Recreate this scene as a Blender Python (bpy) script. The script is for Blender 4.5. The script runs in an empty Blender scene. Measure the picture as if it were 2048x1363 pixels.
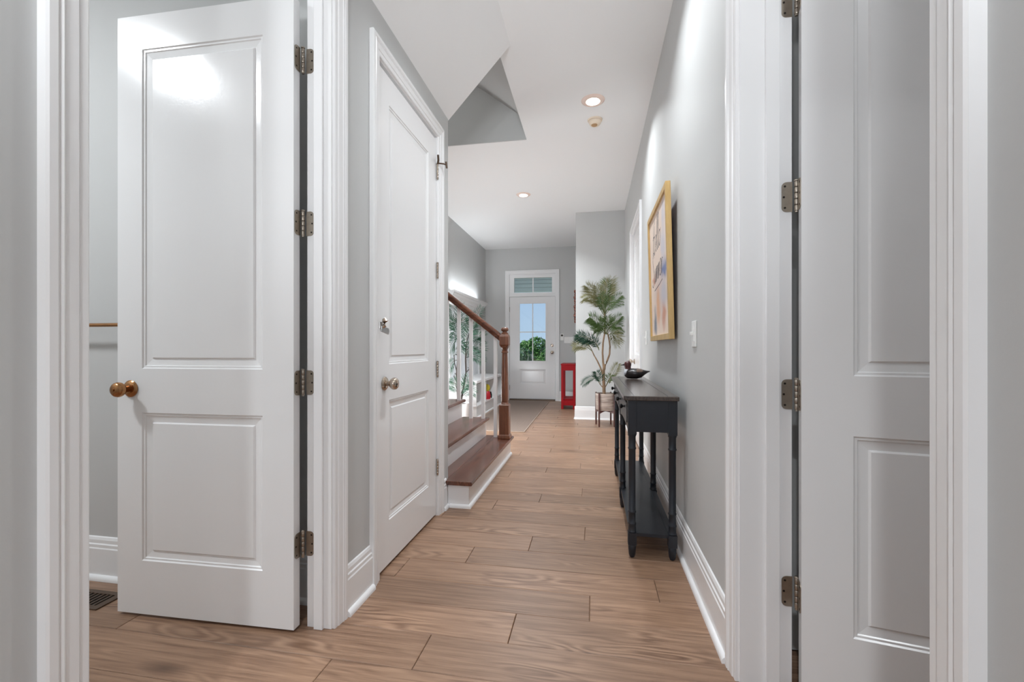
import bpy, bmesh, math, random
from mathutils import Matrix, Vector
random.seed(7)
S = bpy.context.scene
COL = S.collection
pi = math.pi

# ------------------------------------------------------------------ camera
CAM_H = 1.05
YAW = math.atan(162 / 890.0)
cam_d = bpy.data.cameras.new('camera')
cam_d.sensor_width = 36.0
cam_d.sensor_fit = 'HORIZONTAL'
cam_d.lens = 36.0 * 890 / 2048
cam_d.shift_y = (695 - 681.5) / 2048
cam_d.clip_start = 0.02
cam = bpy.data.objects.new('camera', cam_d)
COL.objects.link(cam)
cam.location = (0, 0, CAM_H)
cam.rotation_euler = (pi / 2, 0, YAW)
S.camera = cam

# ------------------------------------------------------------------ view, world
vs = S.view_settings
vs.view_transform = 'Standard'
vs.look = 'None'
vs.exposure = 0.0
vs.gamma = 1.0
vs.use_curve_mapping = False
try:
    S.cycles.max_bounces = 12
    S.cycles.diffuse_bounces = 7
    S.cycles.glossy_bounces = 4
    S.cycles.transmission_bounces = 6
    S.cycles.use_denoising = True
    S.cycles.sample_clamp_indirect = 6.0
    S.cycles.caustics_reflective = False
    S.cycles.caustics_refractive = False
except Exception:
    pass

CEILING_FILL_W = 4.6       # added fill lamps behind the camera, turned to the ceiling
FOYER_FILL_W = 115.0        # added fill lamp hidden in the foyer corner
BENCH_FILL_W = 7.0         # added fill light hidden on top of the hall bench
SKY_STRENGTH = 0.85
LAMP_COL = (0.91, 0.96, 1.0)
LAMP_W = 13.0          # each recessed disc lamp
BACK_FILL_W = 34.0      # added fill globes in the unseen room behind the camera

wd = bpy.data.worlds.new('World')
S.world = wd
wd.use_nodes = True
nt = wd.node_tree
bg = nt.nodes['Background']
tc = nt.nodes.new('ShaderNodeTexCoord')
sep = nt.nodes.new('ShaderNodeSeparateXYZ')
mr = nt.nodes.new('ShaderNodeMapRange')
mr.inputs['From Min'].default_value = -0.05
mr.inputs['From Max'].default_value = 0.45
rp = nt.nodes.new('ShaderNodeValToRGB')
rp.color_ramp.elements[0].position = 0.0
rp.color_ramp.elements[0].color = (0.62, 0.80, 1.0, 1)
rp.color_ramp.elements[1].position = 1.0
rp.color_ramp.elements[1].color = (0.27, 0.49, 0.95, 1)
nt.links.new(tc.outputs['Generated'], sep.inputs[0])
nt.links.new(sep.outputs['Z'], mr.inputs['Value'])
nt.links.new(mr.outputs[0], rp.inputs[0])
nt.links.new(rp.outputs[0], bg.inputs['Color'])
bg.inputs['Strength'].default_value = SKY_STRENGTH

sun_d = bpy.data.lights.new('sun', 'SUN')
sun_d.energy = 5.5
sun_d.angle = math.radians(1.5)
sun_d.color = (1.0, 0.96, 0.9)
sun = bpy.data.objects.new('sun', sun_d)
COL.objects.link(sun)
sun.rotation_euler = Vector((0.80, 0.42, -0.52)).to_track_quat('-Z', 'Y').to_euler()

# ------------------------------------------------------------------ room numbers
XL = -0.96      # hall face of the left wall
XR = 0.452      # hall face of the right wall
HC = 3.04       # ceiling height
YF = 8.80       # inner face of the front wall
YS = 6.62       # face of the return wall behind the palm
XS = -0.25      # left face of that return
XFL = -2.15     # left wall of the foyer


def srgb(r, g, b):
    def f(v):
        v /= 255.0
        return v / 12.92 if v <= 0.04045 else ((v + 0.055) / 1.055) ** 2.4
    return (f(r), f(g), f(b), 1)


# ------------------------------------------------------------------ materials
MATS = {}


def mat(name, color, rough=0.5, metal=0.0, coat=0.0, bump=None, var=None, emit=None, spec=None):
    """plain principled material; bump=(scale,strength), var=(scale,amount) mottles the colour"""
    m = bpy.data.materials.new(name)
    m.use_nodes = True
    n = m.node_tree
    b = n.nodes['Principled BSDF']
    b.inputs['Base Color'].default_value = color
    b.inputs['Roughness'].default_value = rough
    b.inputs['Metallic'].default_value = metal
    if spec is not None:
        b.inputs['Specular IOR Level'].default_value = spec
    if coat:
        b.inputs['Coat Weight'].default_value = coat
        b.inputs['Coat Roughness'].default_value = 0.12
    if emit:
        b.inputs['Emission Color'].default_value = emit[0]
        b.inputs['Emission Strength'].default_value = emit[1]
    if bump or var:
        t = n.nodes.new('ShaderNodeTexCoord')
    if var:
        no = n.nodes.new('ShaderNodeTexNoise')
        no.inputs['Scale'].default_value = var[0]
        no.inputs['Detail'].default_value = 5
        n.links.new(t.outputs['Object'], no.inputs['Vector'])
        mx = n.nodes.new('ShaderNodeMixRGB')
        mx.inputs[1].default_value = tuple(c * (1 - var[1]) for c in color[:3]) + (1,)
        mx.inputs[2].default_value = tuple(min(1, c * (1 + var[1])) for c in color[:3]) + (1,)
        n.links.new(no.outputs['Fac'], mx.inputs[0])
        n.links.new(mx.outputs[0], b.inputs['Base Color'])
    if bump:
        n2 = n.nodes.new('ShaderNodeTexNoise')
        n2.inputs['Scale'].default_value = bump[0]
        n2.inputs['Detail'].default_value = 3
        n.links.new(t.outputs['Object'], n2.inputs['Vector'])
        bp = n.nodes.new('ShaderNodeBump')
        bp.inputs['Strength'].default_value = bump[1]
        bp.inputs['Distance'].default_value = 0.002
        n.links.new(n2.outputs['Fac'], bp.inputs['Height'])
        n.links.new(bp.outputs[0], b.inputs['Normal'])
    MATS[name] = m
    return m


def wood(name, dark, light, scale=(1.0, 16.0, 16.0), rough=0.4, rnd=0.0, ring=0.5, coat=0.0, per=0.12, knots=False):
    """grain runs along local X; per = brightness difference from piece to piece"""
    m = bpy.data.materials.new(name)
    m.use_nodes = True
    n = m.node_tree
    L = n.links
    b = n.nodes['Principled BSDF']
    b.inputs['Roughness'].default_value = rough
    if coat:
        b.inputs['Coat Weight'].default_value = coat
        b.inputs['Coat Roughness'].default_value = 0.15
    t = n.nodes.new('ShaderNodeTexCoord')
    oi = n.nodes.new('ShaderNodeObjectInfo')
    mul = n.nodes.new('ShaderNodeMath')
    mul.operation = 'MULTIPLY'
    mul.inputs[1].default_value = 57.0 * rnd
    L.new(oi.outputs['Random'], mul.inputs[0])
    add = n.nodes.new('ShaderNodeVectorMath')
    add.operation = 'ADD'
    L.new(t.outputs['Object'], add.inputs[0])
    L.new(mul.outputs[0], add.inputs[1])
    # slow warp that bends the grain into cathedrals
    mp = n.nodes.new('ShaderNodeMapping')
    mp.inputs['Scale'].default_value = scale
    L.new(add.outputs[0], mp.inputs['Vector'])
    warp_in = n.nodes.new('ShaderNodeMapping')
    warp_in.inputs['Scale'].default_value = (scale[0] * 1.3, scale[1] * 0.45, scale[2] * 0.45)
    L.new(add.outputs[0], warp_in.inputs['Vector'])
    warp = n.nodes.new('ShaderNodeTexNoise')
    warp.inputs['Scale'].default_value = 1.0
    warp.inputs['Detail'].default_value = 2
    L.new(warp_in.outputs[0], warp.inputs['Vector'])
    rings = n.nodes.new('ShaderNodeMath')
    rings.operation = 'MULTIPLY'
    rings.inputs[1].default_value = 46.0
    L.new(warp.outputs['Fac'], rings.inputs[0])
    sn = n.nodes.new('ShaderNodeMath')
    sn.operation = 'SINE'
    L.new(rings.outputs[0], sn.inputs[0])
    rr = n.nodes.new('ShaderNodeMapRange')
    rr.inputs['From Min'].default_value = -1
    rr.inputs['From Max'].default_value = 1
    L.new(sn.outputs[0], rr.inputs['Value'])
    # streaks
    st = n.nodes.new('ShaderNodeTexNoise')
    st.inputs['Scale'].default_value = 1.6
    st.inputs['Detail'].default_value = 6
    st.inputs['Roughness'].default_value = 0.62
    L.new(mp.outputs[0], st.inputs['Vector'])
    fi_map = n.nodes.new('ShaderNodeMapping')
    fi_map.inputs['Scale'].default_value = (scale[0] * 3, scale[1] * 9, scale[2] * 9)
    L.new(add.outputs[0], fi_map.inputs['Vector'])
    fi = n.nodes.new('ShaderNodeTexNoise')
    fi.inputs['Scale'].default_value = 1.5
    fi.inputs['Detail'].default_value = 4
    L.new(fi_map.outputs[0], fi.inputs['Vector'])
    # combine
    m1 = n.nodes.new('ShaderNodeMix')
    m1.data_type = 'FLOAT'
    m1.inputs[0].default_value = ring
    L.new(st.outputs['Fac'], m1.inputs[2])
    L.new(rr.outputs[0], m1.inputs[3])
    if knots:
        fm = n.nodes.new('ShaderNodeMapping')
        fm.inputs['Scale'].default_value = (2.0, 6.5, 6.5)
        fm.inputs['Location'].default_value = (3.1, 7.7, 0)
        L.new(add.outputs[0], fm.inputs['Vector'])
        fn_ = n.nodes.new('ShaderNodeTexNoise')
        fn_.inputs['Scale'].default_value = 1.0
        fn_.inputs['Detail'].default_value = 2
        L.new(fm.outputs[0], fn_.inputs['Vector'])
        fr_ = n.nodes.new('ShaderNodeMapRange')
        fr_.inputs['From Min'].default_value = 0.50
        fr_.inputs['From Max'].default_value = 0.68
        fr_.inputs['To Min'].default_value = 0.03
        fr_.inputs['To Max'].default_value = ring * 2.6
        L.new(fn_.outputs['Fac'], fr_.inputs['Value'])
        L.new(fr_.outputs[0], m1.inputs[0])
        rings.inputs[1].default_value = 80.0
        st.inputs['Scale'].default_value = 2.6
    m2 = n.nodes.new('ShaderNodeMix')
    m2.data_type = 'FLOAT'
    m2.inputs[0].default_value = 0.28
    L.new(m1.outputs[0], m2.inputs[2])
    L.new(fi.outputs['Fac'], m2.inputs[3])
    cr = n.nodes.new('ShaderNodeValToRGB')
    cr.color_ramp.elements[0].position = 0.24
    cr.color_ramp.elements[0].color = dark
    cr.color_ramp.elements[1].position = 0.66
    cr.color_ramp.elements[1].color = light
    L.new(m2.outputs[0], cr.inputs[0])
    out = cr.outputs[0]
    if knots:
        kmap = n.nodes.new('ShaderNodeMapping')
        kmap.inputs['Scale'].default_value = (1.9, 6.5, 6.5)
        L.new(add.outputs[0], kmap.inputs['Vector'])
        kv = n.nodes.new('ShaderNodeTexVoronoi')
        kv.inputs['Scale'].default_value = 0.9
        L.new(kmap.outputs[0], kv.inputs['Vector'])
        kr = n.nodes.new('ShaderNodeMapRange')
        kr.inputs['From Min'].default_value = 0.02
        kr.inputs['From Max'].default_value = 0.20
        kr.inputs['To Min'].default_value = 0.75
        kr.inputs['To Max'].default_value = 0.0
        L.new(kv.outputs['Distance'], kr.inputs['Value'])
        gate = n.nodes.new('ShaderNodeSeparateColor')
        L.new(kv.outputs['Color'], gate.inputs[0])
        gt = n.nodes.new('ShaderNodeMath')
        gt.operation = 'GREATER_THAN'
        gt.inputs[1].default_value = 0.62
        L.new(gate.outputs[0], gt.inputs[0])
        km = n.nodes.new('ShaderNodeMath')
        km.operation = 'MULTIPLY'
        L.new(kr.outputs[0], km.inputs[0])
        L.new(gt.outputs[0], km.inputs[1])
        kx = n.nodes.new('ShaderNodeMixRGB')
        kx.inputs[2].default_value = tuple(c * 0.55 for c in dark[:3]) + (1,)
        L.new(km.outputs[0], kx.inputs[0])
        L.new(out, kx.inputs[1])
        out = kx.outputs[0]
    pr = n.nodes.new('ShaderNodeMapRange')
    pr.inputs['To Min'].default_value = 1 - per
    pr.inputs['To Max'].default_value = 1 + per
    L.new(oi.outputs['Random'], pr.inputs['Value'])
    hs = n.nodes.new('ShaderNodeHueSaturation')
    L.new(pr.outputs[0], hs.inputs['Value'])
    L.new(out, hs.inputs['Color'])
    L.new(hs.outputs[0], b.inputs['Base Color'])
    bp = n.nodes.new('ShaderNodeBump')
    bp.inputs['Strength'].default_value = 0.12
    bp.inputs['Distance'].default_value = 0.001
    L.new(fi.outputs['Fac'], bp.inputs['Height'])
    L.new(bp.outputs[0], b.inputs['Normal'])
    MATS[name] = m
    return m


mat('wall_paint', (0.55, 0.555, 0.55, 1), 0.62, bump=(260, 0.05))
mat('ceiling_paint', (0.88, 0.88, 0.88, 1), 0.8, bump=(200, 0.04))
mat('trim_white', (0.85, 0.85, 0.855, 1), 0.24)
mat('door_white', (0.85, 0.85, 0.855, 1), 0.17, bump=(90, 0.06))
mat('white_plastic', (0.82, 0.82, 0.80, 1), 0.3)
mat('bead_lit_blue', (0.80, 0.83, 0.86, 1), 0.35)  # bluish window light on the white boards is put into this colour
mat('bronze', srgb(172, 126, 86), 0.22, 1.0, var=(30, 0.25))
mat('nickel', srgb(196, 182, 168), 0.2, 1.0, var=(40, 0.12))
mat('hinge_metal', srgb(172, 162, 150), 0.42, 1.0, var=(60, 0.2))
mat('chrome', srgb(205, 205, 205), 0.38, 1.0)
mat('screw_dark', srgb(60, 55, 52), 0.4, 0.8)
mat('black_paint', srgb(27, 32, 40), 0.42, coat=0.1, var=(18, 0.2))
mat('black_knob', srgb(16, 16, 17), 0.3)
wood('floor_wood', srgb(102, 73, 55), srgb(167, 134, 109), scale=(1.1, 20, 20), rough=0.40, rnd=1.0, ring=0.16, per=0.13, knots=True)
wood('tread_wood', srgb(56, 30, 21), srgb(116, 70, 52), scale=(16, 1.6, 16), rough=0.26, ring=0.3, per=0.06, coat=0.3)
wood('newel_wood', srgb(74, 42, 28), srgb(128, 80, 56), scale=(18, 18, 1.6), rough=0.3, ring=0.25, per=0.03, coat=0.2)
wood('rail_wood', srgb(60, 30, 18), srgb(118, 68, 44), scale=(1.6, 18, 18), rough=0.26, ring=0.25, per=0.0, coat=0.3)
wood('tabletop_wood', srgb(44, 38, 36), srgb(84, 72, 66), scale=(16, 1.4, 16), rough=0.24, ring=0.2, per=0.0, coat=0.2)
wood('stand_wood', srgb(52, 24, 20), srgb(92, 48, 40), scale=(18, 18, 2), rough=0.4, ring=0.2, per=0.0)
wood('frame_wood', srgb(176, 140, 86), srgb(214, 182, 122), scale=(12, 12, 2), rough=0.45, ring=0.15, per=0.0)
mat('red_paint', srgb(146, 2, 14), 0.42, spec=0.2, var=(12, 0.15))
mat('soil', srgb(62, 48, 36), 0.9, bump=(60, 0.8))
wood('bark', srgb(84, 64, 48), srgb(160, 132, 104), scale=(30, 30, 5), rough=0.8, ring=0.2, per=0.0)
mat('stem_green', srgb(96, 104, 60), 0.5, var=(10, 0.2))
mat('stem_dark', srgb(48, 40, 36), 0.6, var=(14, 0.3))
mat('frond_green', srgb(80, 104, 52), 0.45, var=(5, 0.35))
mat('frond_olive', srgb(124, 122, 84), 0.5, var=(6, 0.25))
mat('frond_deep', srgb(36, 74, 54), 0.45, var=(6, 0.35))
mat('tree_leaf', srgb(78, 122, 56), 0.6, var=(1.2, 0.35))
mat('tree_leaf_dark', srgb(62, 100, 56), 0.6, var=(1.2, 0.35))
mat('shrub_leaf', srgb(150, 122, 96), 0.6, var=(3, 0.4))
mat('grass_ground', srgb(108, 128, 74), 0.9, var=(2, 0.3))
mat('porch_board', srgb(206, 212, 208), 0.6, var=(3, 0.08))
mat('porch_deck', srgb(200, 196, 190), 0.7, var=(3, 0.1))
mat('art_ink', srgb(44, 42, 56), 0.6)
mat('duck_dark', srgb(34, 29, 29), 0.28, var=(25, 0.35))
mat('duck_head', srgb(74, 32, 30), 0.3, var=(20, 0.2))
mat('duck_breast', srgb(186, 190, 196), 0.4, var=(40, 0.2))
mat('duck_wing', srgb(104, 86, 76), 0.35, var=(40, 0.2))
mat('lamp_lens', (1, 0.98, 0.94, 1), 0.4, emit=((1.0, 0.96, 0.9, 1), 9.0))
mat('lamp_trim', srgb(236, 214, 202), 0.4)
mat('globe_lens', (1, 1, 1, 1), 0.4, emit=((1.0, 0.98, 0.95, 1), 4.0))
def globe_mat():
    m = bpy.data.materials.new('globe_glass')
    m.use_nodes = True
    n = m.node_tree
    for x_ in list(n.nodes):
        n.nodes.remove(x_)
    o = n.nodes.new('ShaderNodeOutputMaterial')
    tr = n.nodes.new('ShaderNodeBsdfTransparent')
    tr.inputs[0].default_value = (0.95, 0.95, 0.95, 1)
    em = n.nodes.new('ShaderNodeEmission')
    em.inputs['Strength'].default_value = 3.0
    mx = n.nodes.new('ShaderNodeMixShader')
    mx.inputs[0].default_value = 0.3
    n.links.new(tr.outputs[0], mx.inputs[1])
    n.links.new(em.outputs[0], mx.inputs[2])
    n.links.new(mx.outputs[0], o.inputs[0])
    MATS['globe_glass'] = m


globe_mat()
mat('detector', srgb(232, 216, 196), 0.4)
mat('detector_tan', srgb(178, 140, 98), 0.4)
mat('vent_bronze', srgb(92, 74, 60), 0.45, 0.5)
mat('vent_shade', srgb(20, 20, 20), 0.9)
mat('wall_hanging_wood', srgb(112, 66, 52), 0.6, var=(30, 0.4))
mat('toy_red', srgb(190, 30, 44), 0.35)
mat('toy_yellow', srgb(222, 200, 50), 0.35)
mat('rug_edge', srgb(158, 140, 126), 0.9)
mat('black_iron', srgb(24, 24, 26), 0.5, 0.4)
mat('threshold', srgb(96, 82, 70), 0.4, 0.6)


def glass_mat():
    m = bpy.data.materials.new('clear_glass')
    m.use_nodes = True
    n = m.node_tree
    for x in list(n.nodes):
        n.nodes.remove(x)
    o = n.nodes.new('ShaderNodeOutputMaterial')
    tr = n.nodes.new('ShaderNodeBsdfTransparent')
    tr.inputs[0].default_value = (0.96, 0.98, 0.97, 1)
    gl = n.nodes.new('ShaderNodeBsdfGlossy')
    gl.inputs['Roughness'].default_value = 0.03
    fr = n.nodes.new('ShaderNodeFresnel')
    fr.inputs[0].default_value = 1.35
    mx = n.nodes.new('ShaderNodeMixShader')
    n.links.new(fr.outputs[0], mx.inputs[0])
    n.links.new(tr.outputs[0], mx.inputs[1])
    n.links.new(gl.outputs[0], mx.inputs[2])
    n.links.new(mx.outputs[0], o.inputs[0])
    MATS['clear_glass'] = m


glass_mat()


def rug_mat():
    m = mat('rug_weave', srgb(140, 122, 110), 0.95)
    n = m.node_tree
    b = n.nodes['Principled BSDF']
    t = n.nodes.new('ShaderNodeTexCoord')
    ck = n.nodes.new('ShaderNodeTexChecker')
    ck.inputs['Scale'].default_value = 46
    ck.inputs[1].default_value = srgb(170, 150, 137)
    ck.inputs[2].default_value = srgb(118, 100, 90)
    no = n.nodes.new('ShaderNodeTexNoise')
    no.inputs['Scale'].default_value = 90
    mx = n.nodes.new('ShaderNodeMixRGB')
    mx.blend_type = 'MULTIPLY'
    mx.inputs[0].default_value = 0.5
    bp = n.nodes.new('ShaderNodeBump')
    bp.inputs['Strength'].default_value = 0.6
    bp.inputs['Distance'].default_value = 0.004
    n.links.new(t.outputs['Object'], ck.inputs['Vector'])
    n.links.new(t.outputs['Object'], no.inputs['Vector'])
    n.links.new(ck.outputs[0], mx.inputs[1])
    n.links.new(no.outputs['Fac'], mx.inputs[2])
    n.links.new(mx.outputs[0], b.inputs['Base Color'])
    n.links.new(ck.outputs['Fac'], bp.inputs['Height'])
    n.links.new(bp.outputs[0], b.inputs['Normal'])


rug_mat()


def pot_mat():
    m = mat('pot_grain', srgb(176, 162, 152), 0.7)
    n = m.node_tree
    b = n.nodes['Principled BSDF']
    t = n.nodes.new('ShaderNodeTexCoord')
    mp = n.nodes.new('ShaderNodeMapping')
    mp.inputs['Scale'].default_value = (5, 5, 60)
    no = n.nodes.new('ShaderNodeTexNoise')
    no.inputs['Scale'].default_value = 1.2
    no.inputs['Detail'].default_value = 5
    cr = n.nodes.new('ShaderNodeValToRGB')
    cr.color_ramp.elements[0].position = 0.35
    cr.color_ramp.elements[0].color = srgb(140, 124, 114)
    cr.color_ramp.elements[1].position = 0.62
    cr.color_ramp.elements[1].color = srgb(200, 186, 176)
    n.links.new(t.outputs['Object'], mp.inputs[0])
    n.links.new(mp.outputs[0], no.inputs['Vector'])
    n.links.new(no.outputs['Fac'], cr.inputs[0])
    n.links.new(cr.outputs[0], b.inputs['Base Color'])


pot_mat()


def print_mat():
    """the watercolour beach print: flat paint on paper, in the print's own coordinates (x along, z up)"""
    m = mat('art_print', srgb(236, 216, 202), 0.7)
    n = m.node_tree
    L = n.links
    b = n.nodes['Principled BSDF']
    t = n.nodes.new('ShaderNodeTexCoord')
    no = n.nodes.new('ShaderNodeTexNoise')
    no.inputs['Scale'].default_value = 9
    no.inputs['Detail'].default_value = 5
    L.new(t.outputs['Object'], no.inputs['Vector'])
    sub = n.nodes.new('ShaderNodeVectorMath')
    sub.operation = 'MULTIPLY_ADD'
    L.new(no.outputs['Color'], sub.inputs[0])
    sub.inputs[1].default_value = (0.16, 0.0, 0.12)
    L.new(t.outputs['Object'], sub.inputs[2])
    cur = None
    base = n.nodes.new('ShaderNodeRGB')
    base.outputs[0].default_value = srgb(238, 219, 205)
    cur = base.outputs[0]
    # (centre x, centre z, size x, size z, colour, strength)
    blobs = [(0.02, 0.30, 0.30, 0.17, srgb(214, 196, 190), 0.9),
             (-0.06, 0.22, 0.10, 0.14, srgb(226, 176, 136), 0.9),
             (0.16, 0.15, 0.08, 0.10, srgb(204, 140, 112), 0.8),
             (0.22, 0.42, 0.16, 0.07, srgb(84, 112, 168), 0.85),
             (0.20, 0.56, 0.12, 0.12, srgb(196, 202, 220), 0.6),
             (0.24, 0.74, 0.10, 0.10, srgb(198, 200, 216), 0.6),
             (-0.20, 0.12, 0.08, 0.10, srgb(112, 124, 142), 0.9),
             (0.20, 0.28, 0.14, 0.09, srgb(196, 196, 206), 0.8),
             (-0.20, 0.41, 0.10, 0.03, srgb(214, 150, 120), 0.8)]
    for cx, cz, sx, sz, c, k in blobs:
        mp = n.nodes.new('ShaderNodeMapping')
        mp.inputs['Location'].default_value = (-(cx + 0.08) / sx, 0, -(cz + 0.06) / sz)
        mp.inputs['Scale'].default_value = (1 / sx, 0, 1 / sz)
        L.new(sub.outputs[0], mp.inputs['Vector'])
        ln = n.nodes.new('ShaderNodeVectorMath')
        ln.operation = 'LENGTH'
        L.new(mp.outputs[0], ln.inputs[0])
        r = n.nodes.new('ShaderNodeMapRange')
        r.inputs['From Min'].default_value = 0.35
        r.inputs['From Max'].default_value = 1.15
        r.inputs['To Min'].default_value = k
        r.inputs['To Max'].default_value = 0
        L.new(ln.outputs['Value'], r.inputs['Value'])
        mx = n.nodes.new('ShaderNodeMixRGB')
        mx.inputs[2].default_value = c
        L.new(r.outputs[0], mx.inputs[0])
        L.new(cur, mx.inputs[1])
        cur = mx.outputs[0]
    L.new(cur, b.inputs['Base Color'])


print_mat()

# ------------------------------------------------------------------ builders
WM = {}


def link(o, parent=None, world=None):
    COL.objects.link(o)
    world = world or Matrix()
    WM[o] = world
    if parent is not None:
        o.parent = parent
        o.matrix_parent_inverse = Matrix()
        o.matrix_basis = WM[parent].inverted() @ world
    else:
        o.matrix_basis = world
    return o


def tag(o, label, cat=None, group=None, kind=None):
    o['label'] = label
    if cat:
        o['category'] = cat
    if group:
        o['group'] = group
    if kind:
        o['kind'] = kind
    return o


def thing(name, label, cat=None, loc=(0, 0, 0), rot=None, group=None, kind=None):
    o = bpy.data.objects.new(name, None)
    o.empty_display_size = 0.1
    W = Matrix.Translation(loc)
    if rot is not None:
        W = W @ rot
    link(o, None, W)
    return tag(o, label, cat, group, kind)


class MB:
    """collects shapes; build() links them as one mesh object"""

    def __init__(self):
        self.v, self.f = [], []

    def add(self, vs, fs):
        k = len(self.v)
        self.v += [tuple(p) for p in vs]
        self.f += [tuple(i + k for i in f) for f in fs]
        return self

    def box(self, x0, x1, y0, y1, z0, z1):
        return self.add([(x0, y0, z0), (x1, y0, z0), (x1, y1, z0), (x0, y1, z0),
                         (x0, y0, z1), (x1, y0, z1), (x1, y1, z1), (x0, y1, z1)],
                        [(0, 3, 2, 1), (4, 5, 6, 7), (0, 1, 5, 4), (1, 2, 6, 5), (2, 3, 7, 6), (3, 0, 4, 7)])

    def prism(self, poly, fn0, fn1):
        """poly of 2-D points; fn0/fn1 map a 2-D point to the two ends"""
        n = len(poly)
        vs = [fn0(*p) for p in poly] + [fn1(*p) for p in poly]
        fs = [tuple(range(n - 1, -1, -1)), tuple(range(n, 2 * n))]
        fs += [(i, (i + 1) % n, n + (i + 1) % n, n + i) for i in range(n)]
        return self.add(vs, fs)

    def lathe(self, prof, c=(0, 0, 0), axis='z', seg=20):
        """prof: list of (radius, height)"""
        vs, fs = [], []
        for r, h in prof:
            for k in range(seg):
                a = 2 * pi * k / seg
                p = (r * math.cos(a), r * math.sin(a), h)
                if axis == 'x':
                    p = (p[2], p[0], p[1])
                elif axis == 'y':
                    p = (p[0], p[2], p[1])
                vs.append((p[0] + c[0], p[1] + c[1], p[2] + c[2]))
        for i in range(len(prof) - 1):
            for k in range(seg):
                k2 = (k + 1) % seg
                fs.append((i * seg + k, i * seg + k2, (i + 1) * seg + k2, (i + 1) * seg + k))
        fs.append(tuple(range(seg - 1, -1, -1)))
        fs.append(tuple(range((len(prof) - 1) * seg, len(prof) * seg)))
        return self.add(vs, fs)

    def tube(self, pts, rad, seg=8, flat=None):
        """tube along points; rad a number or a list; flat=(axis index, factor) squashes the section"""
        pts = [Vector(p) for p in pts]
        n = len(pts)
        if not isinstance(rad, (list, tuple)):
            rad = [rad] * n
        vs, fs = [], []
        up = Vector((0, 0, 1))
        for i, p in enumerate(pts):
            t = (pts[min(i + 1, n - 1)] - pts[max(i - 1, 0)])
            if t.length < 1e-9:
                t = Vector((0, 0, 1))
            t.normalize()
            ref = up if abs(t.dot(up)) < 0.95 else Vector((1, 0, 0))
            a = t.cross(ref).normalized()
            b = a.cross(t).normalized()
            for k in range(seg):
                an = 2 * pi * k / seg
                o = (a * math.cos(an) + b * math.sin(an)) * rad[i]
                if flat:
                    o[flat[0]] *= flat[1]
                vs.append(tuple(p + o))
        for i in range(n - 1):
            for k in range(seg):
                k2 = (k + 1) % seg
                fs.append((i * seg + k, i * seg + k2, (i + 1) * seg + k2, (i + 1) * seg + k))
        fs.append(tuple(range(seg - 1, -1, -1)))
        fs.append(tuple(range((n - 1) * seg, n * seg)))
        return self.add(vs, fs)

    def build(self, name, m, parent=None, origin=None, local=False, smooth=False, bevel=0, kind=None, fix=True):
        """verts are world coordinates unless local=True (parent's frame). origin = world pivot of the mesh"""
        if local:
            W = WM[parent].copy()
            if origin is not None:
                W = W @ Matrix.Translation(origin)
                vs = [tuple(Vector(p) - Vector(origin)) for p in self.v]
            else:
                vs = self.v
        else:
            if origin is None:
                xs = [min(p[i] for p in self.v) for i in range(3)]
                xm = [max(p[i] for p in self.v) for i in range(3)]
                origin = ((xs[0] + xm[0]) / 2, (xs[1] + xm[1]) / 2, xs[2])
            W = Matrix.Translation(origin)
            vs = [tuple(Vector(p) - Vector(origin)) for p in self.v]
        me = bpy.data.meshes.new(name)
        me.from_pydata(vs, [], self.f)
        if fix:
            bm = bmesh.new()
            bm.from_mesh(me)
            bmesh.ops.recalc_face_normals(bm, faces=bm.faces)
            bm.to_mesh(me)
            bm.free()
        me.materials.append(MATS[m] if isinstance(m, str) else m)
        if smooth:
            me.polygons.foreach_set('use_smooth', [True] * len(me.polygons))
            try:
                me.set_sharp_from_angle(angle=math.radians(40))
            except Exception:
                pass
        o = bpy.data.objects.new(name, me)
        link(o, parent, W)
        if bevel:
            md = o.modifiers.new('bevel', 'BEVEL')
            md.width = bevel
            md.segments = 2
            md.limit_method = 'ANGLE'
            md.angle_limit = math.radians(40)
            if hasattr(md, 'harden_normals'):
                md.harden_normals = False
        if kind:
            o['kind'] = kind
        return o


def copy_part(o, parent, world):
    c = o.copy()
    link(c, parent, world)
    return c


def P(px, py, Y):
    """a point seen at (px,py) of the photograph, standing on the plane at depth Y"""
    c, s = math.cos(YAW), math.sin(YAW)
    k = (px - 1024) / 890.0
    d = Y / (k * s + c)
    u = k * d
    return (u * c - d * s, Y, CAM_H - (py - 695) * d / 890.0)


# =================================================================== SETTING
def struct(mb, name, m, label, **kw):
    o = mb.build(name, m, **kw)
    tag(o, label, None, None, 'structure')
    return o


# ---- floor slab and planks
fl = struct(MB().box(-4.2, 4.2, -6.0, 9.0, -0.20, -0.012), 'floor', 'floor_wood',
            'light brown oak plank floor running across the hallway')
ROW0, ROWH, LEN = 1.372, 0.1815, 1.172
plank_cache = {}


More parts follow.
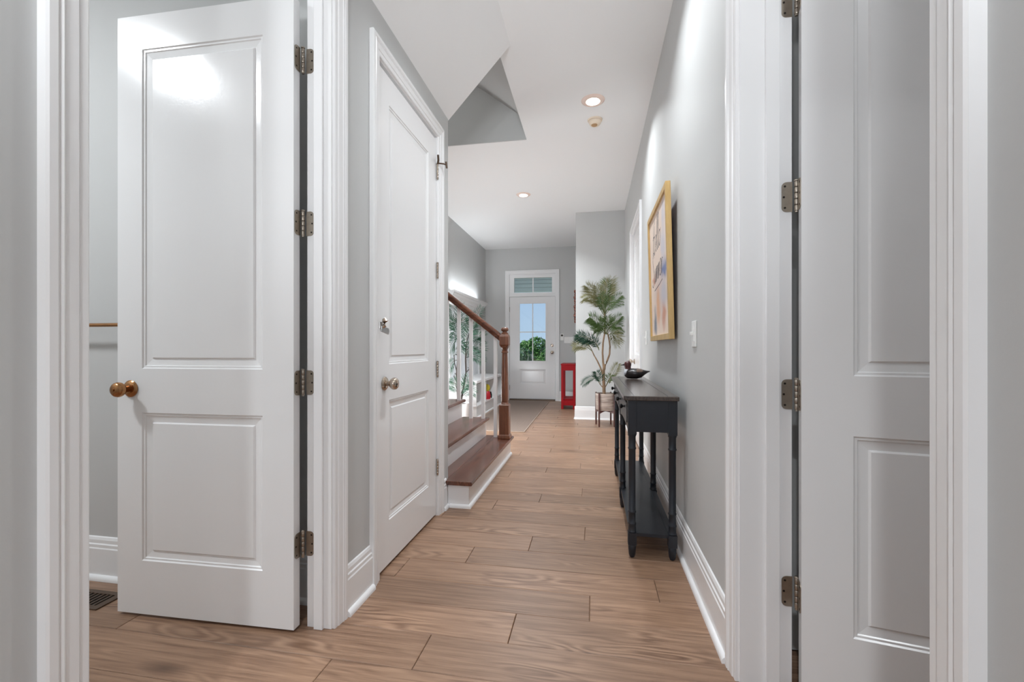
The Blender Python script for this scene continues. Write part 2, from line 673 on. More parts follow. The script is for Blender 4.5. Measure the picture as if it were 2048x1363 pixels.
def plank(x0, x1, y0, y1):
    w, h = x1 - x0, y1 - y0
    key = (round(w, 3), round(h, 3))
    if key not in plank_cache:
        c, g = 0.0022, 0.0009
        a, b = w / 2 - g, h / 2 - g
        vs = [(-a, -b, -0.012), (a, -b, -0.012), (a, b, -0.012), (-a, b, -0.012),
              (-a, -b, -c), (a, -b, -c), (a, b, -c), (-a, b, -c),
              (-a + c, -b + c, 0), (a - c, -b + c, 0), (a - c, b - c, 0), (-a + c, b - c, 0)]
        fs = [(0, 3, 2, 1), (8, 9, 10, 11)]
        for k in range(4):
            k2 = (k + 1) % 4
            fs += [(k, k2, 4 + k2, 4 + k), (4 + k, 4 + k2, 8 + k2, 8 + k)]
        me = bpy.data.meshes.new('plank')
        me.from_pydata(vs, [], fs)
        me.materials.append(MATS['floor_wood'])
        plank_cache[key] = me
    o = bpy.data.objects.new('plank', plank_cache[key])
    link(o, fl, Matrix.Translation(((x0 + x1) / 2, (y0 + y1) / 2, 0)))


for n in range(-7, 41):
    y0 = ROW0 + ROWH * n
    y1 = min(y0 + ROWH, YF + 0.02)
    if y1 - y0 < 0.03:
        continue
    lo = -2.35
    if y0 > 1.70 and y1 < 2.75:
        lo = -1.02
    if y0 > 2.95 and y1 < 4.25:
        lo = -0.93
    hi = XR + 0.02 if y0 < YS else XS + 0.02
    if y1 < 1.62:
        hi = XR + 0.14
    e = -0.583 + 0.285 * n
    while e > lo:
        e -= LEN
    cuts = []
    while e < hi:
        cuts.append(e)
        e += LEN
    cuts.append(e)
    for a, b in zip(cuts[:-1], cuts[1:]):
        a, b = max(a, lo), min(b, hi)
        if b - a > 0.02:
            plank(a, b, y0, y1)

# ---- walls
BT0, BT1 = 0.700, 1.512      # bathroom door opening in the left wall (Y)
CD0, CD1 = 1.880, 2.655      # closet door opening
DOORTOP = 2.365
WT = 0.100                   # thickness of the left wall
YC = 2.869                   # far end of the left wall (stair corner)
w = MB()
w.box(XL - WT, XL, -0.6, BT0 - 0.018, 0, HC)
w.box(XL - WT, XL, BT0 - 0.018, BT1 + 0.018, DOORTOP + 0.018, HC)
w.box(XL - WT, XL, BT1 + 0.018, CD0 - 0.018, 0, HC)
w.box(XL - WT, XL, CD0 - 0.018, CD1 + 0.018, DOORTOP + 0.018, HC)
w.box(XL - WT, XL, CD1 + 0.018, YC, 0, HC)
w.box(-3.2, XL - WT, 2.76, YC, 0, 2.56)              # wall between closet and stair
struct(w, 'wall_left', 'wall_paint', 'grey painted left hallway wall with two white doors')

RT = 0.150
RD0, RD1 = 0.690, 1.500
LD0, LD1 = 4.42, 5.40
w = MB()
w.box(XR, XR + RT, -0.6, RD0 - 0.018, 0, HC)
w.box(XR, XR + RT, RD0 - 0.018, RD1 + 0.018, DOORTOP + 0.018, HC)
w.box(XR, XR + RT, RD1 + 0.018, LD0 - 0.018, 0, HC)
w.box(XR, XR + RT, LD0 - 0.018, LD1 + 0.018, DOORTOP + 0.018, HC)
w.box(XR, XR + RT, LD1 + 0.018, YS, 0, HC)
struct(w, 'wall_right', 'wall_paint', 'long grey right hallway wall behind the console table')
struct(MB().box(XS, XR + RT, YS, YF, 0, HC), 'wall_return', 'wall_paint',
       'grey return wall behind the potted palm')

FD0, FD1, FDT = -1.675, -0.715, 2.535
w = MB()
w.box(XFL - 0.12, FD0, YF, YF + 0.15, 0, HC)
w.box(FD1, XS, YF, YF + 0.15, 0, HC)
w.box(FD0, FD1, YF, YF + 0.15, FDT, HC)
struct(w, 'wall_front', 'wall_paint', 'grey front wall around the white front door')
struct(MB().box(XFL - 0.12, XFL, 4.36, YF, 0, HC), 'wall_foyer', 'wall_paint',
       'grey left foyer wall above the white hall bench')

w = MB()                                             # bathroom shell
w.box(-3.5, XL - WT, 1.665, 1.76, 0, HC)
w.box(-3.6, -3.5, -0.7, 1.76, 0, HC)
w.box(-3.5, XL - WT, -0.7, -0.6, 0, HC)
struct(w, 'wall_bathroom', 'wall_paint', 'grey bathroom wall seen behind the open left door')
w = MB()                                             # dark room on the right
w.box(XR + RT, 2.6, 1.70, 1.80, 0, HC)
w.box(2.6, 2.7, -0.6, 1.80, 0, HC)
w.box(XR + RT, 2.7, -0.7, -0.6, 0, HC)
struct(w, 'wall_side_room', 'wall_paint', 'grey wall of the dark room behind the right door')
w = MB()                                             # closet and room behind the far right door
w.box(XL - 1.0, XL - 0.95, 1.76, 2.76, 0, 2.56)
struct(w, 'wall_closet', 'wall_paint', 'grey back wall of the closet behind the closed door')

# living room behind the camera, open through tall windows to the sky
w = MB()
w.box(-4.1, -4.0, -5.6, -0.7, 0, HC)
w.box(4.0, 4.1, -5.6, -0.7, 0, HC)
w.box(-4.0, -3.5, -0.7, -0.6, 0, HC)
w.box(2.7, 4.0, -0.7, -0.6, 0, HC)
w.box(-4.1, 4.1, -5.7, -5.6, 0, 0.25)
w.box(-4.1, 4.1, -5.7, -5.6, 2.75, HC)
for x in (-4.1, -2.4, -0.8, 0.7, 2.3, 3.98):
    w.box(x, x + 0.12, -5.7, -5.6, 0.25, 2.75)
struct(w, 'wall_back', 'wall_paint', 'grey window wall of the living room behind the viewpoint')

# ceiling with the stair opening
HX, HY0, HY1 = -0.625, 2.88, 4.22
w = MB()
w.box(-4.2, 4.2, -5.8, 1.76, HC, HC + 0.30)
w.box(HX, 4.2, 1.76, HY1, HC, HC + 0.30)
w.box(XFL - 0.15, 4.2, HY1, YF + 0.2, HC, HC + 0.30)
w.box(-3.3, XFL - 0.15, HY1, HY1 + 0.3, HC, HC + 0.30)
struct(w, 'ceiling', 'ceiling_paint', 'flat white ceiling with an opening over the stairs')

# slanted underside of the upper stair flight
poly = [(XL, 2.585), (-0.535, HC), (-0.535, HC + 0.05), (XL, HC + 0.05)]
poly = [(-1.75, 1.73), (-0.535, HC), (-0.535, HC + 0.28), (-1.75, 2.05)]
poly = [(XL - 0.002, 2.583), (-0.535, HC + 0.001), (-0.60, HC + 0.28), (XL - 0.10, 2.95), (XL - 0.10, 2.583)]
struct(MB().prism(poly, lambda x, z: (x, 1.765, z), lambda x, z: (x, HY0, z)), 'ceiling_soffit', 'ceiling_paint',
       'slanted white soffit under the upper stair flight')
# stair shaft above the opening
struct(MB().box(-3.2, HX, HY1 - 0.012, HY1 + 0.10, HC + 0.0005, 5.6), 'wall_stairwell_far', 'wall_paint', 'grey far stairwell wall seen up through the ceiling opening')
struct(MB().box(HX, HX + 0.10, 1.70, HY1, HC + 0.30, 5.6), 'wall_stairwell_right', 'wall_paint', 'grey right wall of the upper stairwell')
struct(MB().box(-3.3, -3.2, 1.66, HY1 + 0.1, 0, 5.6), 'wall_stairwell_left', 'wall_paint', 'grey left wall of the stairwell')
struct(MB().box(-3.2, HX + 0.10, 1.60, 1.70, HC + 0.30, 5.6), 'wall_stairwell_near', 'wall_paint', 'grey near wall of the upper stairwell')
struct(MB().box(-3.3, HX + 0.10, 1.60, HY1 + 0.1, 5.6, 5.7), 'ceiling_upstairs', 'ceiling_paint', 'white ceiling at the top of the stairwell')
struct(MB().box(-3.2, XFL, HY1 + 0.15, HY1 + 0.25, 0, HC), 'wall_stair_side', 'wall_paint', 'grey wall beside the stair landing')
poly = [(-0.70, 3.285), (-2.2, 4.42), (-2.2, 4.7), (-0.70, 3.6)]
struct(MB().prism(poly, lambda x, z: (x, 3.05, z), lambda x, z: (x, HY1 - 0.012, z)), 'ceiling_stairwell', 'wall_paint',
       'slanted underside of the top flight inside the stair opening')

# ---- mapping of wall faces: (s along the wall, t out of the wall, z)
LEFT = lambda s, t, z: (XL + t, s, z)
RIGHT = lambda s, t, z: (XR - t, s, z)
FRONT = lambda s, t, z: (s, YF - t, z)
RETF = lambda s, t, z: (s, YS - t, z)
RETL = lambda s, t, z: (XS - t, s, z)
FOY = lambda s, t, z: (XFL + t, s, z)
BATH = lambda s, t, z: (s, 1.665 - t, z)

CAS = [(0, 0), (0, .010), (.003, .012), (.018, .012), (.021, .0155), (.044, .017), (.048, .021), (.054, .0185),
       (.058, .022), (.071, .022), (.075, .019), (.075, 0)]
BASE = [(0, 0), (.016, 0), (.016, .138), (.013, .143), (.013, .156), (.009, .161), (.009, .176), (.005, .187), (0, .190)]
SHOE = [(.0155, 0), (.031, 0), (.031, .008), (.0285, .015), (.0235, .021), (.0155, .023)]
ntrim = [0]


def casing(face, s0, s1, ztop, label, jamb=None, wide=1.0):
    """three mitred casing boards round an opening, optional jamb lining = (thickness into the wall)"""
    ntrim[0] += 1
    root = thing('trim_%d' % ntrim[0], label, None, face((s0 + s1) / 2, 0, 0), kind='structure')
    r = 0.006
    a0, a1, zt = s0 - r, s1 + r, ztop + r
    pr = [(a * wide, t) for a, t in CAS]
    MB().prism(pr, lambda a, t: face(a0 - a, t, 0), lambda a, t: face(a0 - a, t, zt + a)).build('casing_board', 'trim_white', root)
    MB().prism(pr, lambda a, t: face(a1 + a, t, 0), lambda a, t: face(a1 + a, t, zt + a)).build('casing_board', 'trim_white', root)
    MB().prism(pr, lambda a, t: face(a0 - a, t, zt + a), lambda a, t: face(a1 + a, t, zt + a)).build('casing_board', 'trim_white', root)
    if jamb:
        d = jamb
        fb = lambda sa, sb, ta, tb, za, zb: MB().add(
            [face(s, t, z) for z in (za, zb) for s, t in ((sa, ta), (sb, ta), (sb, tb), (sa, tb))],
            [(0, 3, 2, 1), (4, 5, 6, 7), (0, 1, 5, 4), (1, 2, 6, 5), (2, 3, 7, 6), (3, 0, 4, 7)])
        fb(s0 - 0.018, s0, -d, 0.0005, 0, ztop).build('jamb_board', 'trim_white', root, bevel=0.0015)
        fb(s1, s1 + 0.018, -d, 0.0005, 0, ztop).build('jamb_board', 'trim_white', root, bevel=0.0015)
        fb(s0 - 0.018, s1 + 0.018, -d, 0.0005, ztop, ztop + 0.018).build('jamb_board', 'trim_white', root, bevel=0.0015)
    return root, (fb if jamb else None)


r1, fb = casing(LEFT, BT0, BT1, DOORTOP, 'white casing and jamb around the open left bathroom door', WT)
for a, b in ((BT1 - 0.012, BT1), (BT0, BT0 + 0.012)):
    fb(a, b, -0.066, -0.030, 0, DOORTOP).build('door_stop', 'trim_white', r1, bevel=0.002)
r2, fb = casing(LEFT, CD0, CD1, DOORTOP, 'white casing around the closed closet door by the stairs', WT)
for a, b in ((CD1 - 0.012, CD1), (CD0, CD0 + 0.012)):
    fb(a, b, -0.085, -0.045, 0, DOORTOP).build('door_stop', 'trim_white', r2, bevel=0.002)
r3, fb = casing(RIGHT, RD0, RD1, DOORTOP, 'white casing and jamb around the open right door', RT)
for a, b in ((RD1 - 0.012, RD1), (RD0, RD0 + 0.012)):
    fb(a, b, -0.112, -0.072, 0, DOORTOP).build('door_stop', 'trim_white', r3, bevel=0.002)
r4, fb = casing(RIGHT, LD0, LD1, DOORTOP, 'white casing on the right wall beyond the picture', RT)
r5, fb = casing(FRONT, FD0 + 0.018, FD1 - 0.018, FDT - 0.018, 'white casing around the front door and its transom', 0.12)
# mullion rail between front door and transom
fb(FD0 + 0.018, FD1 - 0.018, -0.10, -0.012, 2.072, 2.135).build('jamb_board', 'trim_white', r5, bevel=0.003)


def baseboard(name, face, segs, label, ends=True):
    root = None
    for s0, s1 in segs:
        o = MB().prism(BASE, lambda t, z: face(s0, t, z), lambda t, z: face(s1, t, z)).build(
            name if root is None else 'board', 'trim_white', root)
        if root is None:
            root = o
            tag(o, label, None, None, 'structure')
        MB().prism(SHOE, lambda t, z: face(s0, t, z), lambda t, z: face(s1, t, z)).build('shoe_molding', 'trim_white', root, smooth=True)
    return root


CW = 0.081
baseboard('baseboard_left', LEFT, [(BT1 + CW, CD0 - CW), (CD1 + CW, YC - 0.05), (-0.6, BT0 - CW)],
          'white baseboard with shoe molding along the left wall')
baseboard('baseboard_right', RIGHT, [(RD1 + CW, LD0 - CW), (LD1 + CW, YS), (-0.6, RD0 - CW)],
          'white baseboard with shoe molding along the right wall')
baseboard('baseboard_return', RETF, [(XS - 0.016, XR)], 'white baseboard behind the plant stand')
baseboard('baseboard_return_side', RETL, [(YS, YF)], 'white baseboard beside the red side table')
baseboard('baseboard_front', FRONT, [(XFL, FD0 - CW + 0.018), (FD1 + CW - 0.018, XS)], 'white baseboard along the front wall')
baseboard('baseboard_bathroom', BATH, [(-3.5, XL - WT)], 'white baseboard in the bathroom behind the left door')

# =================================================================== DOORS
DW, DH, DT = 0.762, 2.335, 0.035
PANELS = [(0.127, 0.650, 0.208, 0.785), (0.127, 0.650, 0.957, 2.202)]
PROF = [(0.0, 0.0), (0.004, 0.0045), (0.010, 0.0045), (0.013, 0.0080), (0.016, 0.0085), (0.038, 0.0115), (0.043, 0.0055)]


def panel_face(mb, W, H, panels, y, out, prof=PROF):
    """a panelled face in the XZ plane at y; out=-1 faces -y"""
    xs = sorted({0, W} | {p[0] for p in panels} | {p[1] for p in panels})
    zs = sorted({0, H} | {p[2] for p in panels} | {p[3] for p in panels})
    for i in range(len(xs) - 1):
        for j in range(len(zs) - 1):
            x0, x1, z0, z1 = xs[i], xs[i + 1], zs[j], zs[j + 1]
            if any(p[0] <= x0 and x1 <= p[1] and p[2] <= z0 and z1 <= p[3] for p in panels):
                continue
            mb.add([(x0, y, z0), (x1, y, z0), (x1, y, z1), (x0, y, z1)], [(0, 1, 2, 3)])
    for px0, px1, pz0, pz1 in panels:
        vs, fs = [], []
        for a, d in prof:
            yy = y - out * d
            vs += [(px0 + a, yy, pz0 + a), (px1 - a, yy, pz0 + a), (px1 - a, yy, pz1 - a), (px0 + a, yy, pz1 - a)]
        for k in range(len(prof) - 1):
            for q in range(4):
                q2 = (q + 1) % 4
                fs.append((k * 4 + q, k * 4 + q2, k * 4 + 4 + q2, k * 4 + 4 + q))
        k = (len(prof) - 1) * 4
        fs.append((k, k + 1, k + 2, k + 3))
        mb.add(vs, fs)


def door_slab(W, H, T, panels):
    mb = MB()
    panel_face(mb, W, H, panels, 0.0, -1)
    panel_face(mb, W, H, panels, T, 1)
    mb.add([(0, 0, 0), (0, T, 0), (0, T, H), (0, 0, H), (W, 0, 0), (W, T, 0), (W, T, H), (W, 0, H)],
           [(0, 1, 2, 3), (4, 7, 6, 5), (0, 4, 5, 1), (3, 2, 6, 7)])
    bm = bmesh.new()
    me = bpy.data.meshes.new('tmp')
    me.from_pydata(mb.v, [], mb.f)
    bm.from_mesh(me)
    bmesh.ops.remove_doubles(bm, verts=bm.verts, dist=1e-5)
    bm.to_mesh(me)
    bm.free()
    out = MB()
    out.v = [tuple(v.co) for v in me.vertices]
    out.f = [tuple(p.vertices) for p in me.polygons]
    bpy.data.meshes.remove(me)
    return out


def knob(parent, x, z, y, out, m, lock=False):
    """round door knob in the door's frame, on the face y, pointing along out (-1 / +1)"""
    k = MB().lathe([(0.0, 0), (0.032, 0), (0.033, 0.003), (0.028, 0.008), (0.018, 0.012), (0.0, 0.012)], axis='y', seg=28)
    k.v = [(p[0] + x, y + out * p[1], p[2] + z) for p in k.v]
    rose = k.build('knob_rose', m, parent, local=True, smooth=True)
    k = MB().lathe([(0.0, 0.010), (0.012, 0.010), (0.011, 0.022), (0.014, 0.030), (0.022, 0.034), (0.0275, 0.042), (0.029, 0.050),
                    (0.027, 0.058), (0.021, 0.064), (0.012, 0.067), (0.0, 0.068)], axis='y', seg=28)
    k.v = [(p[0] + x, y + out * p[1], p[2] + z) for p in k.v]
    kn = k.build('door_knob', m, parent, local=True, smooth=True)
    if lock:
        k = MB().lathe([(0.0, 0.066), (0.005, 0.066), (0.005, 0.071), (0.0, 0.071)], axis='y', seg=12)
        k.v = [(p[0] + x, y + out * p[1], p[2] + z) for p in k.v]
        k.build('lock_button', m, kn, local=False) if False else k.build('lock_button', m, parent, local=True, smooth=True)
    return kn


def rounded_leaf(fn, w, h, r=0.014, th=0.002):
    """hinge leaf outline: straight at a=0, rounded at a=w; fn(a, n, z) maps to the parent frame"""
    pts = [(0, -h / 2)]
    for k in range(5):
        a = -pi / 2 + k * pi / 8
        pts.append((w - r + r * math.cos(a), -h / 2 + r + r * math.sin(a)))
    for k in range(5):
        a = k * pi / 8
        pts.append((w - r + r * math.cos(a), h / 2 - r + r * math.sin(a)))
    pts.append((0, h / 2))
    return MB().prism(pts, lambda a, z: fn(a, 0, z), lambda a, z: fn(a, th, z))


def hinge(door, z, kn, leaf_fns, m='hinge_metal', h=0.092):
    """knuckle at kn=(x,y) with leaves; all in world coordinates"""
    k = MB()
    for i in range(5):
        za = z - h / 2 + i * h / 5
        k.lathe([(0.0, za + 0.0008), (0.0055, za + 0.0008), (0.0062, za + 0.002), (0.0062, za + h / 5 - 0.002), (0.0055, za + h / 5 - 0.0008), (0.0, za + h / 5 - 0.0008)],
                c=(kn[0], kn[1], 0), seg=12)
    k.lathe([(0.0, z + h / 2), (0.0075, z + h / 2), (0.0075, z + h / 2 + 0.003), (0.004, z + h / 2 + 0.006), (0.0, z + h / 2 + 0.006)], c=(kn[0], kn[1], 0), seg=12)
    k.lathe([(0.0, z - h / 2 - 0.004), (0.005, z - h / 2 - 0.004), (0.005, z - h / 2), (0.0, z - h / 2)], c=(kn[0], kn[1], 0), seg=12)
    root = k.build('hinge', m, door, smooth=True)
    for fn in leaf_fns:
        rounded_leaf(lambda a, n, zz: fn(a, n, z + zz), 0.030, h).build('hinge_leaf', m, root)
        for a, zz in ((0.021, 0.033), (0.024, 0.0), (0.021, -0.033)):
            sc = MB()
            pts = [(a + 0.0034 * math.cos(q * pi / 4), zz + 0.0034 * math.sin(q * pi / 4)) for q in range(8)]
            sc.prism(pts, lambda aa, z2: fn(aa, 0.0018, z + z2), lambda aa, z2: fn(aa, 0.0026, z + z2))
            sc.build('screw', 'screw_dark', root)
    return root


# ---- open bathroom door on the left
a = pi + math.radians(1.3)
d1 = thing('door_1', 'open white two-panel bathroom door with bronze knob on the left', None, (-1.083, 1.500, 0.012), Matrix.Rotation(a, 4, 'Z'), kind='structure')
door_slab(DW, DH, DT, PANELS).build('slab', 'door_white', d1, local=True)
knob(d1, DW - 0.062, 0.878, DT, 1, 'bronze', True)
knob(d1, DW - 0.062, 0.878, 0.0, -1, 'bronze')
W1 = WM[d1]
kx, ky = -1.071, 1.503
for z in (2.127, 1.516, 0.919, 0.314):
    edge = lambda aa, nn, zz: tuple(Vector((kx - 0.0105 - nn * 0 + 0.0 + nn, ky - 0.004 - aa, zz)))
    jam = lambda aa, nn, zz: (kx + 0.009 + aa, BT1 - nn, zz)
    hinge(d1, z, (kx, ky), (edge, jam))

# ---- closed closet door, hall side flush
d2 = thing('door_2', 'closed white two-panel closet door with nickel knob beside the stairs', None, (-0.965, CD1 - 0.005, 0.014), Matrix.Rotation(-pi / 2, 4, 'Z'), kind='structure')
# local x runs toward -Y (hinge far, latch near); local +y is +X so the hall face is y=0 when the slab lies at y<0
sl = door_slab(DW, DH, DT, PANELS)
sl.v = [(p[0], p[1] - DT, p[2]) for p in sl.v]
sl.build('slab', 'door_white', d2, local=True)
knob(d2, DW - 0.064, 0.868, 0.0, 1, 'nickel')
MB().box(DW - 0.002, DW + 0.0015, -0.024, -0.0006, 0.835, 0.905).build('latch_plate', 'screw_dark', d2, local=True)
for z in (2.150, 1.532, 0.916, 0.304):
    hinge(d2, z, (-0.9565, CD1 - 0.0015), (), 'nickel')
# lever of the hinge-pin door stop on the top hinge
zt = 2.150
st = MB()
st.tube([(-0.953, 2.6515, zt + 0.050), (-0.946, 2.640, zt + 0.066), (-0.938, 2.612, zt + 0.084)], 0.0065, 8)
st.tube([(-0.955, 2.6515, zt + 0.052), (-0.925, 2.676, zt + 0.056), (-0.912, 2.690, zt + 0.054)], 0.0045, 8)
st.tube([(-0.912, 2.686, zt + 0.072), (-0.910, 2.696, zt + 0.034)], 0.006, 8)
st.build('hinge_pin_stop', 'vent_bronze', d2, smooth=True)

# ---- open door on the right
d3 = thing('door_3', 'open white two-panel door on dark hinges at the right edge', None, (0.607, 1.450, 0.012), Matrix.Rotation(math.radians(-11.7), 4, 'Z'), kind='structure')
door_slab(DW, DH, DT, PANELS).build('slab', 'door_white', d3, local=True)
knob(d3, DW - 0.062, 0.878, 0.0, -1, 'bronze', True)
knob(d3, DW - 0.062, 0.878, DT, 1, 'bronze')
kx3, ky3 = 0.611, 1.491
ca, sa = math.cos(math.radians(-11.7)), math.sin(math.radians(-11.7))
for z in (2.112, 1.513, 0.907, 0.302):
    def edge3(aa, nn, zz):
        q = Vector((0.607, 1.450)) + Vector((-sa, ca)) * (DT - 0.002 - aa) + Vector((ca, sa)) * (-nn)
        return (q[0], q[1], zz)
    jam3 = lambda aa, nn, zz: (kx3 - 0.009 - aa, RD1 - nn, zz)
    hinge(d3, z, (kx3, ky3), (edge3, jam3))

# ---- closed door further along the right wall
d4 = thing('door_4', 'closed white door on the right wall beyond the picture', None, (XR + 0.02, LD0 + 0.004, 0.014), Matrix.Rotation(pi / 2, 4, 'Z'), kind='structure')
sl = door_slab(LD1 - LD0 - 0.008, DH, DT, [(0.13, LD1 - LD0 - 0.138, 0.208, 0.785), (0.13, LD1 - LD0 - 0.138, 0.957, 2.202)])
sl.v = [(p[0], p[1] - DT, p[2]) for p in sl.v]
sl.build('slab', 'door_white', d4, local=True)
knob(d4, 0.86, 0.878, 0.0, 1, 'nickel')

# ---- front door with glass, and transom
d5 = thing('door_5', 'white front door with four-pane glass and a lower panel', None, (-1.653, YF + 0.030, 0.030), kind='structure')
FW, FH, FT = 0.915, 2.038, 0.045
GX0, GX1, GZ0, GZ1 = 0.200, 0.732, 0.752, 1.908
mb = MB()
mb.box(0, GX0, 0, FT, 0, FH).box(GX1, FW, 0, FT, 0, FH)
mb.box(GX0, GX1, 0, FT, GZ1, FH)
body = mb.build('stile_and_rail_frame', 'door_white', d5, local=True)
mb = MB()
fr = MB()
panel_face(fr, GX1 - GX0, GZ0, [(-0.0 + 0.0, GX1 - GX0, 0.0, GZ0)][:0] + [(0.0 + 0.005, GX1 - GX0 - 0.005, 0.295, 0.592)], 0.0, -1)
fr.v = [(p[0] + GX0, p[1], p[2]) for p in fr.v]
fr.add([(GX0, FT, 0), (GX1, FT, 0), (GX1, FT, GZ0), (GX0, FT, GZ0)], [(0, 1, 2, 3)])
fr.add([(GX0, 0, GZ0), (GX1, 0, GZ0), (GX1, FT, GZ0), (GX0, FT, GZ0), (GX0, 0, 0), (GX1, 0, 0), (GX1, FT, 0), (GX0, FT, 0)], [(0, 1, 2, 3), (4, 7, 6, 5)])
fr.build('lower_panel', 'door_white', d5, local=True)
# raised frame around the glass
mb = MB()
g = 0.030
mb.box(GX0 - g, GX0 + 0.006, -0.012, 0.004, GZ0 - g, GZ1 + g).box(GX1 - 0.006, GX1 + g, -0.012, 0.004, GZ0 - g, GZ1 + g)
mb.box(GX0 + 0.006, GX1 - 0.006, -0.012, 0.004, GZ0 - g, GZ0 + 0.006).box(GX0 + 0.006, GX1 - 0.006, -0.012, 0.004, GZ1 - 0.006, GZ1 + g)
lf = mb.build('glass_frame', 'trim_white', d5, local=True)
MX, MZ = (GX0 + GX1) / 2, 1.335
for (xa, xb) in ((GX0, MX), (MX, GX1)):
    for (za, zb) in ((GZ0, MZ), (MZ, GZ1)):
        MB().box(xa, xb, 0.018, 0.023, za, zb).build('pane', 'clear_glass', d5, local=True)
MB().box(MX - 0.009, MX + 0.009, 0.006, 0.018, GZ0, GZ1).build('muntin', 'trim_white', d5, local=True)
MB().box(GX0, MX - 0.009, 0.006, 0.018, MZ - 0.009, MZ + 0.009).build('muntin', 'trim_white', d5, local=True)
MB().box(MX + 0.009, GX1, 0.006, 0.018, MZ - 0.009, MZ + 0.009).build('muntin', 'trim_white', d5, local=True)
knob(d5, 0.855, 0.928, 0.0, -1, 'nickel')
db = MB().lathe([(0, 0), (0.03, 0), (0.031, 0.004), (0.026, 0.012), (0.02, 0.014), (0, 0.014)], axis='y', seg=20)
db.v = [(p[0] + 0.855, -p[1], p[2] + 1.068) for p in db.v]
db.build('deadbolt', 'nickel', d5, local=True, smooth=True)
for z in (1.82, 1.03, 0.25):
    MB().lathe([(0, z - 0.05), (0.007, z - 0.05), (0.007, z + 0.05), (0, z + 0.05)], c=(-1.656, YF + 0.022, 0), seg=10).build('hinge', 'nickel', d5)
MB().box(FD0 + 0.02, FD1 - 0.02, YF - 0.02, YF + 0.15, 0.0, 0.026).build('threshold_sill', 'threshold', d5, bevel=0.004)

wn = thing('window_1', 'two-pane transom window above the front door', None, (-1.195, YF + 0.03, 2.135), kind='structure')
TX0, TX1, TZ0, TZ1 = -1.560, -0.800, 2.155, 2.448
mb = MB()
mb.box(FD0 + 0.018, TX0, YF + 0.02, YF + 0.08, 2.135, FDT - 0.018).box(TX1, FD1 - 0.018, YF + 0.02, YF + 0.08, 2.135, FDT - 0.018)
mb.box(TX0, TX1, YF + 0.02, YF + 0.08, 2.135, TZ0).box(TX0, TX1, YF + 0.02, YF + 0.08, TZ1, FDT - 0.018)
mb.build('window_frame', 'trim_white', wn)
tm = (TX0 + TX1) / 2
MB().box(TX0, tm - 0.011, YF + 0.048, YF + 0.053, TZ0, TZ1).build('pane', 'clear_glass', wn)
MB().box(tm + 0.011, TX1, YF + 0.048, YF + 0.053, TZ0, TZ1).build('pane', 'clear_glass', wn)
MB().box(tm - 0.011, tm + 0.011, YF + 0.036, YF + 0.060, TZ0, TZ1).build('muntin', 'trim_white', wn)

# =================================================================== STAIRS
RISE, GO = 0.1765, 0.2480
NX0 = -0.772                       # nosing of the first tread
SY0, SY1 = YC + 0.001, 4.30        # flight between closet wall and open side
stair = thing('staircase', 'lower stair flight with dark stained treads and white risers', 'staircase', (-1.0, 3.6, 0))
NOSE = [(0, -0.003), (0.004, -0.012), (0.012, -0.016), (0.020, -0.016)]
for k in range(7):
    xf = NX0 - GO * k              # nosing
    zt_ = RISE * (k + 1)
    xb = xf - GO - 0.03
    y0 = SY0 if k else 2.795
    poly = [(xf - 0.006, zt_), (xf, zt_ - 0.008), (xf, zt_ - 0.020), (xf - 0.006, zt_ - 0.027), (xb, zt_ - 0.027), (xb, zt_)]
    mb = MB()
    if k == 0:
        # first tread sticks out past the wall corner: front strip and the part behind
        xw = XL + 0.002
        pf = [(xf - 0.006, zt_), (xf, zt_ - 0.008), (xf, zt_ - 0.020), (xf - 0.006, zt_ - 0.027), (xw, zt_ - 0.027), (xw, zt_)]
        mb.prism(pf, lambda x, z: (x, y0, z), lambda x, z: (x, SY1 + 0.05, z))
        mb.box(xb, xw, SY0, SY1 + 0.05, zt_ - 0.027, zt_)
    else:
        mb.prism(poly, lambda x, z: (x, y0, z), lambda x, z: (x, SY1 + 0.05, z))
    mb.build('tread', 'tread_wood', stair, bevel=0.003)
    xr = xf - 0.028
    if k == 0:
        MB().box(xr - 0.018, xr, 2.816, SY1 + 0.02, 0, zt_ - 0.027).build('riser', 'trim_white', stair)
        MB().box(XL + 0.018, xr - 0.018, 2.816, 2.834, 0, zt_ - 0.027).build('end_panel', 'trim_white', stair)
    else:
        MB().box(xr - 0.018, xr, SY0, SY1 + 0.02, zt_ - RISE, zt_ - 0.027).build('riser', 'trim_white', stair)
    sk = MB().box(xr - GO - 0.0, xr - 0.018, SY1, SY1 + 0.02, 0, zt_ - 0.027)
    sk.build('side_panel', 'trim_white', stair)
# shoe molding round the first step
sx = NX0 - 0.028 - 0.0155
MB().prism(SHOE, lambda t, z: (sx + t, 2.816 - t + 0.0155, z), lambda t, z: (sx + t, SY1 + 0.02, z)).build('shoe_molding', 'trim_white', stair, smooth=True)
MB().prism(SHOE, lambda t, z: (XL + 0.033, 2.8315 - t, z), lambda t, z: (sx + t, 2.8315 - t, z)).build('shoe_molding', 'trim_white', stair, smooth=True)
MB().box(-3.19, NX0 - GO * 7, SY0, SY1 + 0.02, RISE * 7 - 0.05, RISE * 7).build('landing', 'tread_wood', stair)

# ---- railing
RY = 4.262
rail = thing('stair_railing', 'walnut newel post and handrail with white square balusters', 'railing', (-0.84, RY, RISE))
nx, ny = -0.840, 4.225
MB().box(nx - 0.060, nx + 0.060, ny - 0.060, ny + 0.060, RISE, RISE + 0.018).build('newel_base', 'newel_wood', rail, bevel=0.004)
nw = MB()
hb = 0.047


